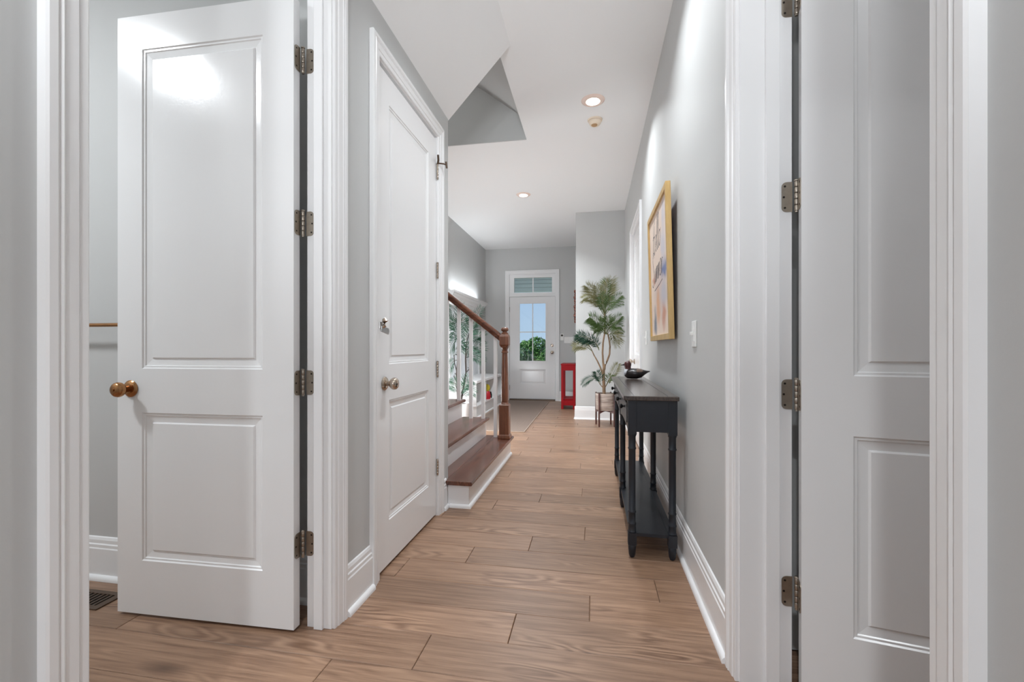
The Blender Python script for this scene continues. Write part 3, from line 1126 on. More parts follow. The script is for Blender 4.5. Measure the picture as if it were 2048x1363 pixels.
def sq_ring(mb, rings):
    vs, fs = [], []
    for h, z in rings:
        vs += [(nx - h, ny - h, z), (nx + h, ny - h, z), (nx + h, ny + h, z), (nx - h, ny + h, z)]
    for i in range(len(rings) - 1):
        for q in range(4):
            q2 = (q + 1) % 4
            fs.append((i * 4 + q, i * 4 + q2, i * 4 + 4 + q2, i * 4 + 4 + q))
    fs += [(3, 2, 1, 0), tuple(range((len(rings) - 1) * 4, len(rings) * 4))]
    mb.add(vs, fs)


sq_ring(nw, [(0.056, 0.194), (0.056, 0.205), (0.047, 0.220), (0.047, 0.498), (0.040, 0.508)])
nw.build('newel_block', 'newel_wood', rail)
nw = MB()
nw.lathe([(0.0, 0.506), (0.041, 0.506), (0.041, 0.514), (0.034, 0.522), (0.037, 0.534), (0.0375, 0.62), (0.033, 0.80), (0.0275, 0.985),
          (0.0275, 0.998), (0.034, 1.003), (0.034, 1.012), (0.028, 1.017), (0.028, 1.034), (0.034, 1.044), (0.041, 1.058), (0.041, 1.064), (0.0, 1.064)],
         c=(nx, ny, 0), seg=24)
nw.build('newel_shaft', 'newel_wood', rail, smooth=True)
nw = MB()
sq_ring(nw, [(0.036, 1.060), (0.044, 1.078), (0.0445, 1.084), (0.0445, 1.152), (0.044, 1.158), (0.032, 1.182)])
nw.build('newel_cap_block', 'newel_wood', rail)
MB().lathe([(0.0, 1.180), (0.036, 1.180), (0.034, 1.192), (0.022, 1.200), (0.022, 1.206), (0.034, 1.214), (0.038, 1.226), (0.034, 1.238), (0.022, 1.246), (0.0, 1.247)],
           c=(nx, ny, 0), seg=24).build('finial', 'newel_wood', rail, smooth=True)
# handrail profile swept along the slope
ax0, az0, ax1, az1 = -0.884, 1.110, -2.45, 1.110 + 0.783 * (2.45 - 0.884)
HP = [(-0.018, 0.0), (0.018, 0.0), (0.020, 0.014), (0.030, 0.030), (0.033, 0.048), (0.028, 0.066), (0.014, 0.078), (0.0, 0.081),
      (-0.014, 0.078), (-0.028, 0.066), (-0.033, 0.048), (-0.030, 0.030), (-0.020, 0.014)]
hr = MB().prism(HP, lambda y, z: (ax0, RY - 0.02 + y, az0 + z), lambda y, z: (ax1, RY - 0.02 + y, az1 + z))
hr.build('handrail', 'rail_wood', rail, origin=(ax0, RY, az0))
for i in range(10):
    bx = -0.940 - 0.124 * i
    k = int((NX0 - bx) / GO)
    zb = RISE * (k + 1)
    ztop_ = az0 + 0.783 * (ax0 - bx) + 0.010
    b = 0.016
    if zb > 7 * RISE:
        break
    mb = MB()
    mb.add([(bx - b, RY - b, zb), (bx + b, RY - b, zb), (bx + b, RY + b, zb), (bx - b, RY + b, zb),
            (bx - b, RY - b, ztop_ + 0.783 * b), (bx + b, RY - b, ztop_ - 0.783 * b), (bx + b, RY + b, ztop_ - 0.783 * b), (bx - b, RY + b, ztop_ + 0.783 * b)],
           [(0, 3, 2, 1), (4, 5, 6, 7), (0, 1, 5, 4), (1, 2, 6, 5), (2, 3, 7, 6), (3, 0, 4, 7)])
    mb.build('baluster', 'trim_white', rail)

# =================================================================== LIGHT FIXTURES
def recessed(x, y, label, watts=LAMP_W, group=None):
    t = thing('recessed_light', label, 'light', (x, y, HC), group=group)
    MB().lathe([(0.060, HC - 0.012), (0.066, HC - 0.014), (0.080, HC - 0.011), (0.093, HC - 0.003), (0.094, HC + 0.0), (0.058, HC + 0.0)],
               c=(x, y, 0), seg=36).build('trim_ring', 'lamp_trim', t, smooth=True)
    MB().lathe([(0.0, HC - 0.017), (0.040, HC - 0.016), (0.059, HC - 0.011), (0.060, HC - 0.006), (0.0, HC - 0.006)], c=(x, y, 0), seg=36).build('lens', 'lamp_lens', t, smooth=True)
    ld = bpy.data.lights.new('lamp', 'AREA')
    ld.shape = 'DISK'
    ld.size = 0.12
    ld.energy = watts
    ld.spread = math.radians(128)
    ld.color = LAMP_COL
    lo = bpy.data.objects.new('lamp', ld)
    link(lo, t, Matrix.Translation((x, y, HC - 0.022)))
    return t


recessed(0.0, 3.64, 'round white recessed ceiling light nearest the smoke detector')
recessed(-0.89, 5.72, 'small round recessed ceiling light over the foyer', 36.0)
recessed(-0.02, 2.20, 'round recessed ceiling light above the two open doors', 12.0)
recessed(-0.3, -0.9, 'added recessed fill light in the ceiling behind the viewpoint', 32.0)  # added fill lamp out of view, brightens the area near the camera

# flush bathroom light, mirrored in the gloss of the open door
bl = thing('bathroom_ceiling_light', 'round flush ceiling light inside the left bathroom', 'light', (-2.75, 0.35, HC))
MB().lathe([(0.0, HC - 0.09), (0.12, HC - 0.085), (0.19, HC - 0.05), (0.20, HC - 0.02), (0.0, HC - 0.02)], c=(-2.75, 0.35, 0), seg=32).build('shade', 'globe_lens', bl, smooth=True)
MB().lathe([(0.0, HC - 0.02), (0.21, HC - 0.02), (0.21, HC), (0.0, HC)], c=(-2.75, 0.35, 0), seg=32).build('base', 'nickel', bl, smooth=True)
ld = bpy.data.lights.new('lamp', 'AREA')
ld.shape = 'DISK'
ld.size = 0.36
ld.energy = 42
ld.color = LAMP_COL
lo = bpy.data.objects.new('lamp', ld)
link(lo, bl, Matrix.Translation((-2.75, 0.35, HC - 0.1)))

# added fill light in the unseen right room, brightens the open door
sl_ = thing('side_room_fill_light', 'added round fill light on the ceiling behind the right door', 'light', (1.45, 0.30, HC))
MB().lathe([(0.0, HC - 0.09), (0.12, HC - 0.085), (0.19, HC - 0.05), (0.20, HC - 0.02), (0.0, HC - 0.02)], c=(1.45, 0.30, 0), seg=32).build('shade', 'globe_lens', sl_, smooth=True)
MB().lathe([(0.0, HC - 0.02), (0.21, HC - 0.02), (0.21, HC), (0.0, HC)], c=(1.45, 0.30, 0), seg=32).build('base', 'nickel', sl_, smooth=True)
ld = bpy.data.lights.new('lamp', 'AREA')
ld.shape = 'DISK'
ld.size = 0.36
ld.energy = 7
ld.color = LAMP_COL
lo = bpy.data.objects.new('lamp', ld)
link(lo, sl_, Matrix.Translation((1.45, 0.30, HC - 0.1)))

# added globe fill lamps behind the camera, lighting the near hall
for i, (x, y) in enumerate(((-0.9, -2.2), (0.9, -2.2))):
    t = thing('fill_globe', ['added white globe fill lamp behind the viewpoint, left one', 'added white globe fill lamp behind the viewpoint, right one'][i], 'lamp', (x, y, HC))
    MB().lathe([(0.0, HC - 0.03), (0.06, HC - 0.03), (0.06, HC), (0, HC)], c=(x, y, 0), seg=24).build('canopy', 'nickel', t, smooth=True)
    MB().lathe([(0.0, 1.64), (0.006, 1.64), (0.006, HC - 0.02), (0.0, HC - 0.02)], c=(x, y, 0), seg=8).build('rod', 'nickel', t, smooth=True)
    prof = [(0.20 * math.sin(pi * k / 14), 1.45 - 0.20 * math.cos(pi * k / 14)) for k in range(15)]
    MB().lathe(prof, c=(x, y, 0), seg=28).build('globe', 'globe_glass', t, smooth=True)
    ld = bpy.data.lights.new('lamp', 'POINT')
    ld.shadow_soft_size = 0.22
    ld.energy = BACK_FILL_W
    ld.color = (1.0, 0.985, 0.96)
    lo = bpy.data.objects.new('lamp', ld)
    lo_z = 1.78
    link(lo, t, Matrix.Translation((x, y, 1.45)))

# added fill lamps behind the viewpoint, bounced off the hall ceiling
for i, (x, y) in enumerate(((-0.45, -1.0), (0.03, -1.0))):
    t = thing('ceiling_fill_lamp', ['added slim fill lamp aimed at the ceiling from behind, left one', 'added slim fill lamp aimed at the ceiling from behind, right one'][i], 'floor lamp', (x, y, 0))
    MB().lathe([(0.0, 0.0), (0.13, 0.0), (0.13, 0.015), (0.02, 0.03), (0.0, 0.03)], c=(x, y, 0), seg=24).build('base', 'nickel', t, smooth=True)
    MB().lathe([(0.0, 0.03), (0.012, 0.03), (0.012, 1.46), (0.0, 1.46)], c=(x, y, 0), seg=10).build('pole', 'nickel', t, smooth=True)
    aim = (Vector((-0.25, 3.4, HC)) - Vector((x, y, 1.5))).normalized()
    rot_ = aim.to_track_quat('-Z', 'Y').to_matrix().to_4x4()
    hd_ = MB().lathe([(0.0, 0.12), (0.05, 0.12), (0.10, 0.06), (0.135, -0.01), (0.128, -0.01), (0.09, 0.06), (0.0, 0.10)], seg=28)
    Wh = Matrix.Translation((x, y, 1.5)) @ rot_
    hd_.v = [tuple(Wh @ Vector(p)) for p in hd_.v]
    hd_.build('shade', 'white_plastic', t, smooth=True)
    ld = bpy.data.lights.new('lamp', 'AREA')
    ld.shape = 'DISK'
    ld.size = 0.22
    ld.energy = CEILING_FILL_W
    ld.spread = math.radians(70)
    ld.color = LAMP_COL
    lo = bpy.data.objects.new('lamp', ld)
    link(lo, t, Wh @ Matrix.Translation((0, 0, -0.012)))

# added fill lamp for the foyer, hidden round the corner of the stairs
x, y = -1.93, 4.68
t = thing('foyer_fill_lamp', 'added low globe fill lamp hidden in the foyer corner', 'floor lamp', (x, y, 0))
MB().lathe([(0.0, 0.0), (0.12, 0.0), (0.12, 0.015), (0.02, 0.03), (0.0, 0.03)], c=(x, y, 0), seg=24).build('base', 'nickel', t, smooth=True)
MB().lathe([(0.0, 0.03), (0.012, 0.03), (0.012, 0.26), (0.0, 0.26)], c=(x, y, 0), seg=10).build('pole', 'nickel', t, smooth=True)
prof = [(0.17 * math.sin(pi * k / 14), 0.42 - 0.17 * math.cos(pi * k / 14)) for k in range(15)]
MB().lathe(prof, c=(x, y, 0), seg=28).build('globe', 'globe_glass', t, smooth=True)
ld = bpy.data.lights.new('lamp', 'POINT')
ld.shadow_soft_size = 0.18
ld.energy = FOYER_FILL_W
ld.color = LAMP_COL
lo = bpy.data.objects.new('lamp', ld)
link(lo, t, Matrix.Translation((x, y, 0.42)))

# added fill light upstairs, out of view, brightening the stairwell
t = thing('stairwell_fill_light', 'added round fill light at the top of the stairwell', 'light', (-2.3, 2.3, 5.6))
MB().lathe([(0.0, 5.50), (0.12, 5.505), (0.18, 5.54), (0.19, 5.58), (0.0, 5.58)], c=(-2.3, 2.3, 0), seg=28).build('shade', 'globe_lens', t, smooth=True)
MB().lathe([(0.0, 5.58), (0.20, 5.58), (0.20, 5.60), (0.0, 5.60)], c=(-2.3, 2.3, 0), seg=28).build('base', 'nickel', t, smooth=True)
ld = bpy.data.lights.new('lamp', 'AREA')
ld.shape = 'DISK'
ld.size = 0.3
ld.energy = 62
lo = bpy.data.objects.new('lamp', ld)
link(lo, t, Matrix.Translation((-2.3, 2.3, 5.49)))

# smoke detector
sd = thing('smoke_detector', 'small beige round smoke detector on the ceiling beside a recessed light', 'smoke detector', (0.017, 3.955, HC))
MB().lathe([(0.0, HC - 0.014), (0.050, HC - 0.014), (0.062, HC - 0.010), (0.064, HC), (0, HC)], c=(0.017, 3.955, 0), seg=32).build('base_ring', 'detector', sd, smooth=True)
MB().lathe([(0.0, HC - 0.052), (0.026, HC - 0.052), (0.040, HC - 0.046), (0.052, HC - 0.028), (0.054, HC - 0.014), (0.0, HC - 0.014)], c=(0.017, 3.955, 0), seg=32).build('housing', 'detector', sd, smooth=True)
MB().lathe([(0.0, HC - 0.056), (0.022, HC - 0.056), (0.028, HC - 0.050), (0, HC - 0.050)], c=(0.012, 3.945, 0), seg=24).build('sensor_cap', 'detector_tan', sd, smooth=True)

# =================================================================== CONSOLE TABLE
TY0, TY1, TZ = 2.262, 3.790, 0.812
tb = thing('console_table', 'narrow black console table with turned legs and drawers against the right wall', 'console table', (0.28, 3.0, 0))
TXL, TXR = 0.150, 0.412
LXF, LXB = 0.193, 0.386
mb = MB()
c_ = 0.018
outline = [(TXL + c_, TY0), (TXR, TY0), (TXR, TY1), (TXL + c_, TY1), (TXL, TY1 - c_), (TXL, TY0 + c_)]
mb.prism(outline, lambda x, y: (x, y, TZ - 0.022), lambda x, y: (x, y, TZ))
mb.build('tabletop', 'tabletop_wood', tb, bevel=0.004)
# recessed groove board lines on the top
for gx in (TXL + 0.050, TXR - 0.050):
    MB().box(gx - 0.0012, gx + 0.0012, TY0 + 0.03, TY1 - 0.03, TZ - 0.001, TZ + 0.0006).build('groove_line', 'black_paint', tb)
AZ0, AZ1 = 0.620, TZ - 0.022
AXF = 0.172
for ya, yb in ((TY0 + 0.022, TY0 + 0.038), (TY1 - 0.038, TY1 - 0.022)):
    MB().box(LXF + 0.020, LXB - 0.020, ya, yb, AZ0 + 0.012, AZ1).build('side_panel', 'black_paint', tb, bevel=0.002)
MB().box(LXB - 0.002, LXB + 0.012, TY0 + 0.06, TY1 - 0.06, AZ0 + 0.01, AZ1).build('back_panel', 'black_paint', tb)
LY = (TY0 + 0.046, 3.02, TY1 - 0.046)
MB().box(AXF + 0.004, AXF + 0.020, TY0 + 0.06, TY1 - 0.06, AZ1 - 0.022, AZ1).build('front_rail', 'black_paint', tb, bevel=0.002)
# lower front rail with a shallow arch between the legs
for ya, yb in ((LY[0] + 0.02, LY[1] - 0.02), (LY[1] + 0.02, LY[2] - 0.02)):
    n = 12
    pts = [(ya, AZ0 + 0.040), (yb, AZ0 + 0.040)]
    for k in range(n + 1):
        f = k / n
        pts.append((yb + (ya - yb) * f, AZ0 - 0.004 + 0.026 * math.sin(pi * f) ** 0.7))
    MB().prism(pts, lambda y, z: (AXF + 0.004, y, z), lambda y, z: (AXF + 0.020, y, z)).build('apron_rail', 'black_paint', tb)
for ya, yb in ((LY[0] + 0.034, LY[1] - 0.030), (LY[1] + 0.030, LY[2] - 0.034)):
    dr = MB().box(AXF - 0.004, AXF + 0.016, ya, yb, AZ0 + 0.048, AZ1 - 0.024).build('drawer', 'black_paint', tb, bevel=0.003)
    for f in (0.18, 0.72):
        yk = ya + (yb - ya) * f
        kb = MB().lathe([(0.0, 0.0), (0.006, 0.0), (0.005, 0.010), (0.012, 0.016), (0.0135, 0.022), (0.010, 0.028), (0.0, 0.030)], axis='x', seg=16)
        kb.v = [(AXF - 0.004 - p[0], p[1] + yk, p[2] + 0.737) for p in kb.v]
        kb.build('knob', 'black_knob', dr, smooth=True)
LEG = [(0.0, 0.002), (0.011, 0.002), (0.0165, 0.016), (0.019, 0.045), (0.0195, 0.062), (0.0165, 0.067), (0.0, 0.067)]
SHAFT = [(0.0, 0.126), (0.0190, 0.126), (0.0215, 0.131), (0.0190, 0.137), (0.0180, 0.165), (0.0205, 0.169), (0.0205, 0.173), (0.0180, 0.177),
         (0.0175, 0.224), (0.0205, 0.228), (0.0205, 0.232), (0.0175, 0.236), (0.0175, 0.540), (0.0205, 0.545), (0.0205, 0.549), (0.0180, 0.553),
         (0.0180, 0.606), (0.0215, 0.612), (0.0205, 0.620), (0.0, 0.620)]
leg_src = None
for yy in LY:
    for xx in (LXF, LXB):
        mb = MB()
        mb.lathe(LEG, c=(xx, yy, 0), seg=18)
        mb.box(xx - 0.021, xx + 0.021, yy - 0.021, yy + 0.021, 0.067, 0.127)
        mb.lathe(SHAFT, c=(xx, yy, 0), seg=18)
        mb.box(xx - 0.021, xx + 0.021, yy - 0.021, yy + 0.021, 0.619, AZ1)
        if leg_src is None:
            leg_src = mb.build('leg', 'black_paint', tb, origin=(xx, yy, 0), smooth=True)
        else:
            copy_part(leg_src, tb, Matrix.Translation((xx, yy, 0)))
mb = MB().box(LXF + 0.018, LXB - 0.018, TY0 + 0.03, TY1 - 0.03, 0.112, 0.128)
mb.box(LXF - 0.012, LXF + 0.02, LY[0] + 0.021, LY[1] - 0.021, 0.108, 0.130).box(LXF - 0.012, LXF + 0.02, LY[1] + 0.021, LY[2] - 0.021, 0.108, 0.130)
mb.box(LXB - 0.02, LXB + 0.012, LY[0] + 0.021, LY[1] - 0.021, 0.108, 0.130).box(LXB - 0.02, LXB + 0.012, LY[1] + 0.021, LY[2] - 0.021, 0.108, 0.130)
mb.build('lower_shelf', 'black_paint', tb)

# ---- duck decoy on the table, head to the left
dk = thing('duck_decoy', 'carved duck decoy with reddish brown head on the console table', 'decoy', (0.315, 3.52, TZ))
DX, DY = 0.320, 3.52


def loft(secs, seg=20):
    """secs: (x, zc, ry, rz_up, rz_dn) ellipses across the length"""
    vs, fs = [], []
    for x, zc, ry, ru, rd in secs:
        for k in range(seg):
            a_ = 2 * pi * k / seg
            sz = math.sin(a_)
            vs.append((x, ry * math.cos(a_), zc + (ru if sz > 0 else rd) * sz))
    for i in range(len(secs) - 1):
        for k in range(seg):
            k2 = (k + 1) % seg
            fs.append((i * seg + k, i * seg + k2, (i + 1) * seg + k2, (i + 1) * seg + k))
    fs += [tuple(range(seg - 1, -1, -1)), tuple(range((len(secs) - 1) * seg, len(secs) * seg))]
    return vs, fs


def duck_part(secs, name, m, ang=math.radians(-8), seg=20):
    vs, fs = loft(secs, seg)
    vs = [(p[0], p[1], p[2] * 1.22) for p in vs]
    ca_, sa_ = math.cos(ang), math.sin(ang)
    mb = MB().add([(DX + p[0] * ca_ - p[1] * sa_, DY + p[0] * sa_ + p[1] * ca_, TZ + p[2]) for p in vs], fs)
    return mb.build(name, m, dk, smooth=True)


duck_part([(-0.082, 0.032, 0.006, 0.006, 0.006), (-0.079, 0.034, 0.022, 0.018, 0.020), (-0.062, 0.036, 0.040, 0.026, 0.034), (-0.030, 0.036, 0.052, 0.030, 0.0355),
           (0.010, 0.036, 0.054, 0.030, 0.0355), (0.042, 0.038, 0.044, 0.024, 0.030), (0.066, 0.043, 0.028, 0.013, 0.018), (0.090, 0.047, 0.013, 0.005, 0.007), (0.106, 0.049, 0.005, 0.002, 0.003)], 'body', 'duck_dark')
duck_part([(-0.0845, 0.034, 0.010, 0.010, 0.010), (-0.082, 0.036, 0.026, 0.024, 0.020), (-0.066, 0.040, 0.036, 0.027, 0.022), (-0.054, 0.042, 0.034, 0.024, 0.018), (-0.050, 0.044, 0.02, 0.015, 0.01)], 'breast', 'duck_breast')
duck_part([(0.000, 0.044, 0.030, 0.016, 0.0), (0.012, 0.045, 0.052, 0.022, 0.004), (0.040, 0.045, 0.045, 0.0185, 0.004), (0.058, 0.046, 0.030, 0.011, 0.003), (0.066, 0.046, 0.012, 0.004, 0.0)], 'wing', 'duck_wing')


def duck_col(pts, name, m):
    ang = math.radians(-8)
    ca_, sa_ = math.cos(ang), math.sin(ang)
    pp = [(DX + x * ca_, DY + x * sa_, TZ + z) for x, z, r in pts]
    mb = MB().tube(pp, [r for _, _, r in pts], 16)
    return mb.build(name, m, dk, smooth=True)


hd = duck_col([(-0.052, 0.056, 0.029), (-0.056, 0.076, 0.023), (-0.058, 0.092, 0.025), (-0.058, 0.108, 0.028), (-0.056, 0.122, 0.025), (-0.054, 0.132, 0.016), (-0.053, 0.137, 0.005)], 'head', 'duck_head')
duck_part([(-0.108, 0.085, 0.0055, 0.002, 0.002), (-0.098, 0.086, 0.0075, 0.003, 0.003), (-0.085, 0.088, 0.010, 0.007, 0.006), (-0.072, 0.089, 0.011, 0.009, 0.008)], 'bill', 'duck_dark', seg=12)

# =================================================================== PICTURE
tilt = math.radians(1.5)
PW, PH, PD = 0.815, 0.860, 0.028
RPIC = Matrix.Rotation(-pi / 2, 4, 'Z') @ Matrix.Rotation(tilt, 4, 'X')
pic = thing('framed_picture', 'gold framed beach watercolour lettered Hello Summer on the right wall', 'picture', (0.436, 2.935, 1.098), RPIC)
fwid = 0.034


def frame_bar(pts):
    return MB().prism(pts, lambda x, z: (x, -PD, z), lambda x, z: (x, 0.0, z))


h = PW / 2
frame_bar([(-h, 0), (h, 0), (h - fwid, fwid), (-h + fwid, fwid)]).build('frame_bar', 'frame_wood', pic, local=True, bevel=0.002)
frame_bar([(-h, PH), (-h + fwid, PH - fwid), (h - fwid, PH - fwid), (h, PH)]).build('frame_bar', 'frame_wood', pic, local=True, bevel=0.002)
frame_bar([(-h, 0), (-h + fwid, fwid), (-h + fwid, PH - fwid), (-h, PH)]).build('frame_bar', 'frame_wood', pic, local=True, bevel=0.002)
frame_bar([(h, 0), (h, PH), (h - fwid, PH - fwid), (h - fwid, fwid)]).build('frame_bar', 'frame_wood', pic, local=True, bevel=0.002)
pr = MB().box(-h + fwid - 0.002, h - fwid + 0.002, -0.016, -0.008, fwid - 0.002, PH - fwid + 0.002).build('print', 'art_print', pic, local=True)
MB().box(-h + 0.01, h - 0.01, -0.007, -0.001, 0.01, PH - 0.01).build('backing_board', 'wall_hanging_wood', pic, local=True)


def smooth_line(pts, n=6):
    """Catmull-Rom through 2-D points"""
    out = []
    q = [pts[0]] + list(pts) + [pts[-1]]
    for i in range(1, len(q) - 2):
        for k in range(n):
            t = k / n
            o = []
            for j in (0, 1):
                p0, p1, p2, p3 = q[i - 1][j], q[i][j], q[i + 1][j], q[i + 2][j]
                o.append(0.5 * (2 * p1 + (p2 - p0) * t + (2 * p0 - 5 * p1 + 4 * p2 - p3) * t * t + (-p0 + 3 * p1 - 3 * p2 + p3) * t ** 3))
            out.append(tuple(o))
    out.append(pts[-1])
    return out


GLYPH = {   # brush-script strokes in units of the x-height, advance last
    'H': ([[(0.0, 0.1), (0.15, 0.0), (0.35, 1.0), (0.5, 2.0)], [(1.25, 2.1), (1.0, 1.1), (0.85, 0.0), (1.05, -0.05), (1.25, 0.2)], [(0.1, 1.0), (0.6, 1.08), (1.15, 1.05)]], 1.35),
    'e': ([[(0.0, 0.35), (0.35, 0.45), (0.6, 0.75), (0.5, 1.0), (0.25, 0.9), (0.15, 0.4), (0.35, 0.0), (0.65, 0.1), (0.8, 0.35)]], 0.72),
    'l': ([[(0.0, 0.3), (0.35, 1.0), (0.55, 1.9), (0.42, 2.1), (0.25, 1.6), (0.2, 0.5), (0.3, 0.0), (0.5, 0.05), (0.62, 0.3)]], 0.55),
    'o': ([[(0.45, 0.95), (0.15, 0.8), (0.1, 0.3), (0.35, 0.0), (0.65, 0.3), (0.65, 0.75), (0.45, 0.95), (0.6, 0.85), (0.9, 0.95)]], 0.85),
    'S': ([[(1.15, 1.75), (0.95, 2.15), (0.55, 2.05), (0.4, 1.6), (0.7, 1.15), (0.95, 0.7), (0.8, 0.1), (0.35, -0.1), (0.0, 0.15), (0.1, 0.45)]], 1.2),
    'u': ([[(0.0, 0.9), (0.1, 0.3), (0.25, 0.0), (0.5, 0.25), (0.62, 0.9), (0.6, 0.2), (0.75, 0.0), (0.9, 0.25)]], 0.85),
    'm': ([[(0.0, 0.2), (0.12, 0.9), (0.12, 0.0), (0.3, 0.75), (0.45, 0.9), (0.48, 0.0), (0.65, 0.75), (0.82, 0.9), (0.85, 0.1), (1.05, 0.15)]], 1.02),
    'r': ([[(0.0, 0.2), (0.15, 0.9), (0.18, 0.0), (0.25, 0.6), (0.45, 0.9), (0.7, 0.8)]], 0.7),
}


def script_word(word, x, z, xh, slope):
    mb = MB()
    for ch in word:
        strokes, adv = GLYPH[ch]
        for st_ in strokes:
            pts = [(x + (px_ + pz_ * 0.12) * xh * 0.86, z + pz_ * xh + slope * (px_ * xh)) for px_, pz_ in smooth_line(st_)]
            n = len(pts)
            rad = [0.0042 * (0.55 + 0.6 * math.sin(pi * (k + 0.5) / n)) for k in range(n)]
            mb.tube([(a_, -0.0162, b_) for a_, b_ in pts], rad, 6, flat=(1, 0.1))
        x += adv * xh * 0.86
        z += slope * adv * xh
    return mb.build('lettering', 'art_ink', pic, local=True)


script_word('Hello', -0.24, 0.58, 0.100, 0.02)
script_word('Summer', -0.30, 0.375, 0.098, 0.06)
# thin pier line of the painting
MB().tube([(-0.20, -0.0162, 0.335), (0.02, -0.0162, 0.352), (0.14, -0.0162, 0.368)], 0.003, 6, flat=(1, 0.1)).build('pier_line', 'art_ink', pic, local=True)

# =================================================================== SWITCHES
def plate_right(y, z, label, name, w_=0.076, h_=0.118):
    t = thing(name, label, 'switch plate', (XR, y, z - h_ / 2))
    MB().box(XR - 0.007, XR, y - w_ / 2, y + w_ / 2, z - h_ / 2, z + h_ / 2).build('plate', 'white_plastic', t, bevel=0.003)
    MB().box(XR - 0.0095, XR - 0.006, y - 0.017, y + 0.017, z - 0.034, z + 0.034).build('rocker', 'white_plastic', t, bevel=0.001)
    MB().box(XR - 0.022, XR - 0.008, y - 0.005, y + 0.005, z - 0.004, z + 0.010).build('toggle', 'white_plastic', t, bevel=0.001)
    return t


plate_right(2.120, 1.112, 'white light switch on the right wall between picture and doorway', 'light_switch')
plate_right(3.95, 1.135, 'white wall switch left of the picture on the right wall', 'light_switch')

kp = thing('alarm_keypad', 'small white alarm keypad beside the front door', 'keypad', (-0.600, YF, 1.19))
MB().box(-0.634, -0.566, YF - 0.022, YF, 1.190, 1.325).build('housing', 'white_plastic', kp, bevel=0.004)
MB().box(-0.622, -0.578, YF - 0.0235, YF - 0.021, 1.275, 1.310).build('screen', 'screw_dark', kp)
sp = thing('wide_switch_plate', 'wide white switch plate right of the keypad by the front door', 'switch plate', (-0.47, YF, 1.14))
MB().box(-0.560, -0.375, YF - 0.007, YF, 1.140, 1.262).build('plate', 'white_plastic', sp, bevel=0.003)
for x in (-0.530, -0.484, -0.438, -0.402):
    MB().box(x - 0.006, x + 0.006, YF - 0.020, YF - 0.006, 1.188, 1.210).build('toggle', 'white_plastic', sp, bevel=0.002)

# =================================================================== FOYER
# rug
RX0, RX1, RY0, RY1 = -1.66, -0.835, 5.46, 8.70
rg = thing('runner_rug', 'brown woven runner rug in front of the front door', 'rug', (-1.25, 7.1, 0))
MB().box(RX0 + 0.012, RX1 - 0.012, RY0 + 0.012, RY1 - 0.012, 0.0, 0.008).build('field', 'rug_weave', rg)
for bx in ((RX0, RX0 + 0.014, RY0, RY1), (RX1 - 0.014, RX1, RY0, RY1), (RX0 + 0.014, RX1 - 0.014, RY0, RY0 + 0.014), (RX0 + 0.014, RX1 - 0.014, RY1 - 0.014, RY1)):
    MB().box(bx[0], bx[1], bx[2], bx[3], 0.0, 0.010).build('border', 'rug_edge', rg, bevel=0.003)

# hall bench with tall beaded back and crown
hb_ = thing('hall_bench', 'white built-in hall bench with cubbies and a crowned tall back', 'bench', (-1.92, 7.3, 0))
BY0, BY1 = 6.40, 8.24
BX0, BX1 = XFL + 0.002, -1.70
MB().box(BX0, BX1 + 0.012, BY0 - 0.015, BY1, 0.520, 0.560).build('seat_board', 'trim_white', hb_, bevel=0.004)
MB().box(BX0, BX1, BY0, BY1, 0.0, 0.170).build('plinth', 'trim_white', hb_)
MB().box(BX0, BX1 + 0.008, BY0 - 0.008, BY1, 0.170, 0.186).build('cubby_floor', 'trim_white', hb_)
for y in (BY0, BY0 + 0.60, BY0 + 1.20, BY1 - 0.03):
    MB().box(BX0, BX1 - 0.004, y, y + 0.03, 0.186, 0.520).build('divider', 'trim_white', hb_)
MB().box(BX0, BX0 + 0.012, BY0 + 0.03, BY1 - 0.03, 0.186, 0.520).build('cubby_back', 'wall_paint', hb_)
MB().prism(SHOE, lambda t, z: (BX1 - 0.0155 + t, BY0, z), lambda t, z: (BX1 - 0.0155 + t, BY1, z)).build('shoe_molding', 'trim_white', hb_, smooth=True)
nb = 17
for i in range(nb):
    ya = BY0 + (BY1 - BY0) * i / nb
    yb = BY0 + (BY1 - BY0) * (i + 1) / nb
    MB().prism([(0, ya + 0.001), (0.012, ya + 0.004), (0.012, yb - 0.004), (0, yb - 0.001)], lambda t, y: (BX0 + t, y, 0.56), lambda t, y: (BX0 + t, y, 1.74)).build('back_board', 'bead_lit_blue', hb_)
for y in (BY0, BY0 + 0.92 - 0.035, BY1 - 0.07):
    MB().box(BX0 + 0.012, BX0 + 0.034, y, y + 0.07, 0.56, 1.72).build('stile', 'trim_white', hb_, bevel=0.002)
MB().box(BX0 + 0.012, BX0 + 0.034, BY0 + 0.07, BY1 - 0.07, 1.45, 1.56).build('hook_rail', 'trim_white', hb_, bevel=0.002)
for i in range(5):
    y = BY0 + 0.25 + i * 0.33
    MB().tube([(BX0 + 0.034, y, 1.50), (BX0 + 0.075, y, 1.495), (BX0 + 0.10, y, 1.515), (BX0 + 0.105, y, 1.54)], 0.006, 8).build('coat_hook', 'nickel', hb_, smooth=True)
MB().box(BX0, BX0 + 0.06, BY0, BY1, 1.70, 1.80).build('frieze', 'trim_white', hb_)
CR = [(0.06, 1.775), (0.075, 1.780), (0.080, 1.800), (0.110, 1.840), (0.135, 1.860), (0.140, 1.878), (0.155, 1.882), (0.155, 1.905), (0.0, 1.905), (0.0, 1.775)]
MB().prism(CR, lambda t, z: (BX0 + t, BY0 - max(0, t - 0.02), z), lambda t, z: (BX0 + t, BY1 + max(0, t - 0.02), z)).build('crown_molding', 'trim_white', hb_)

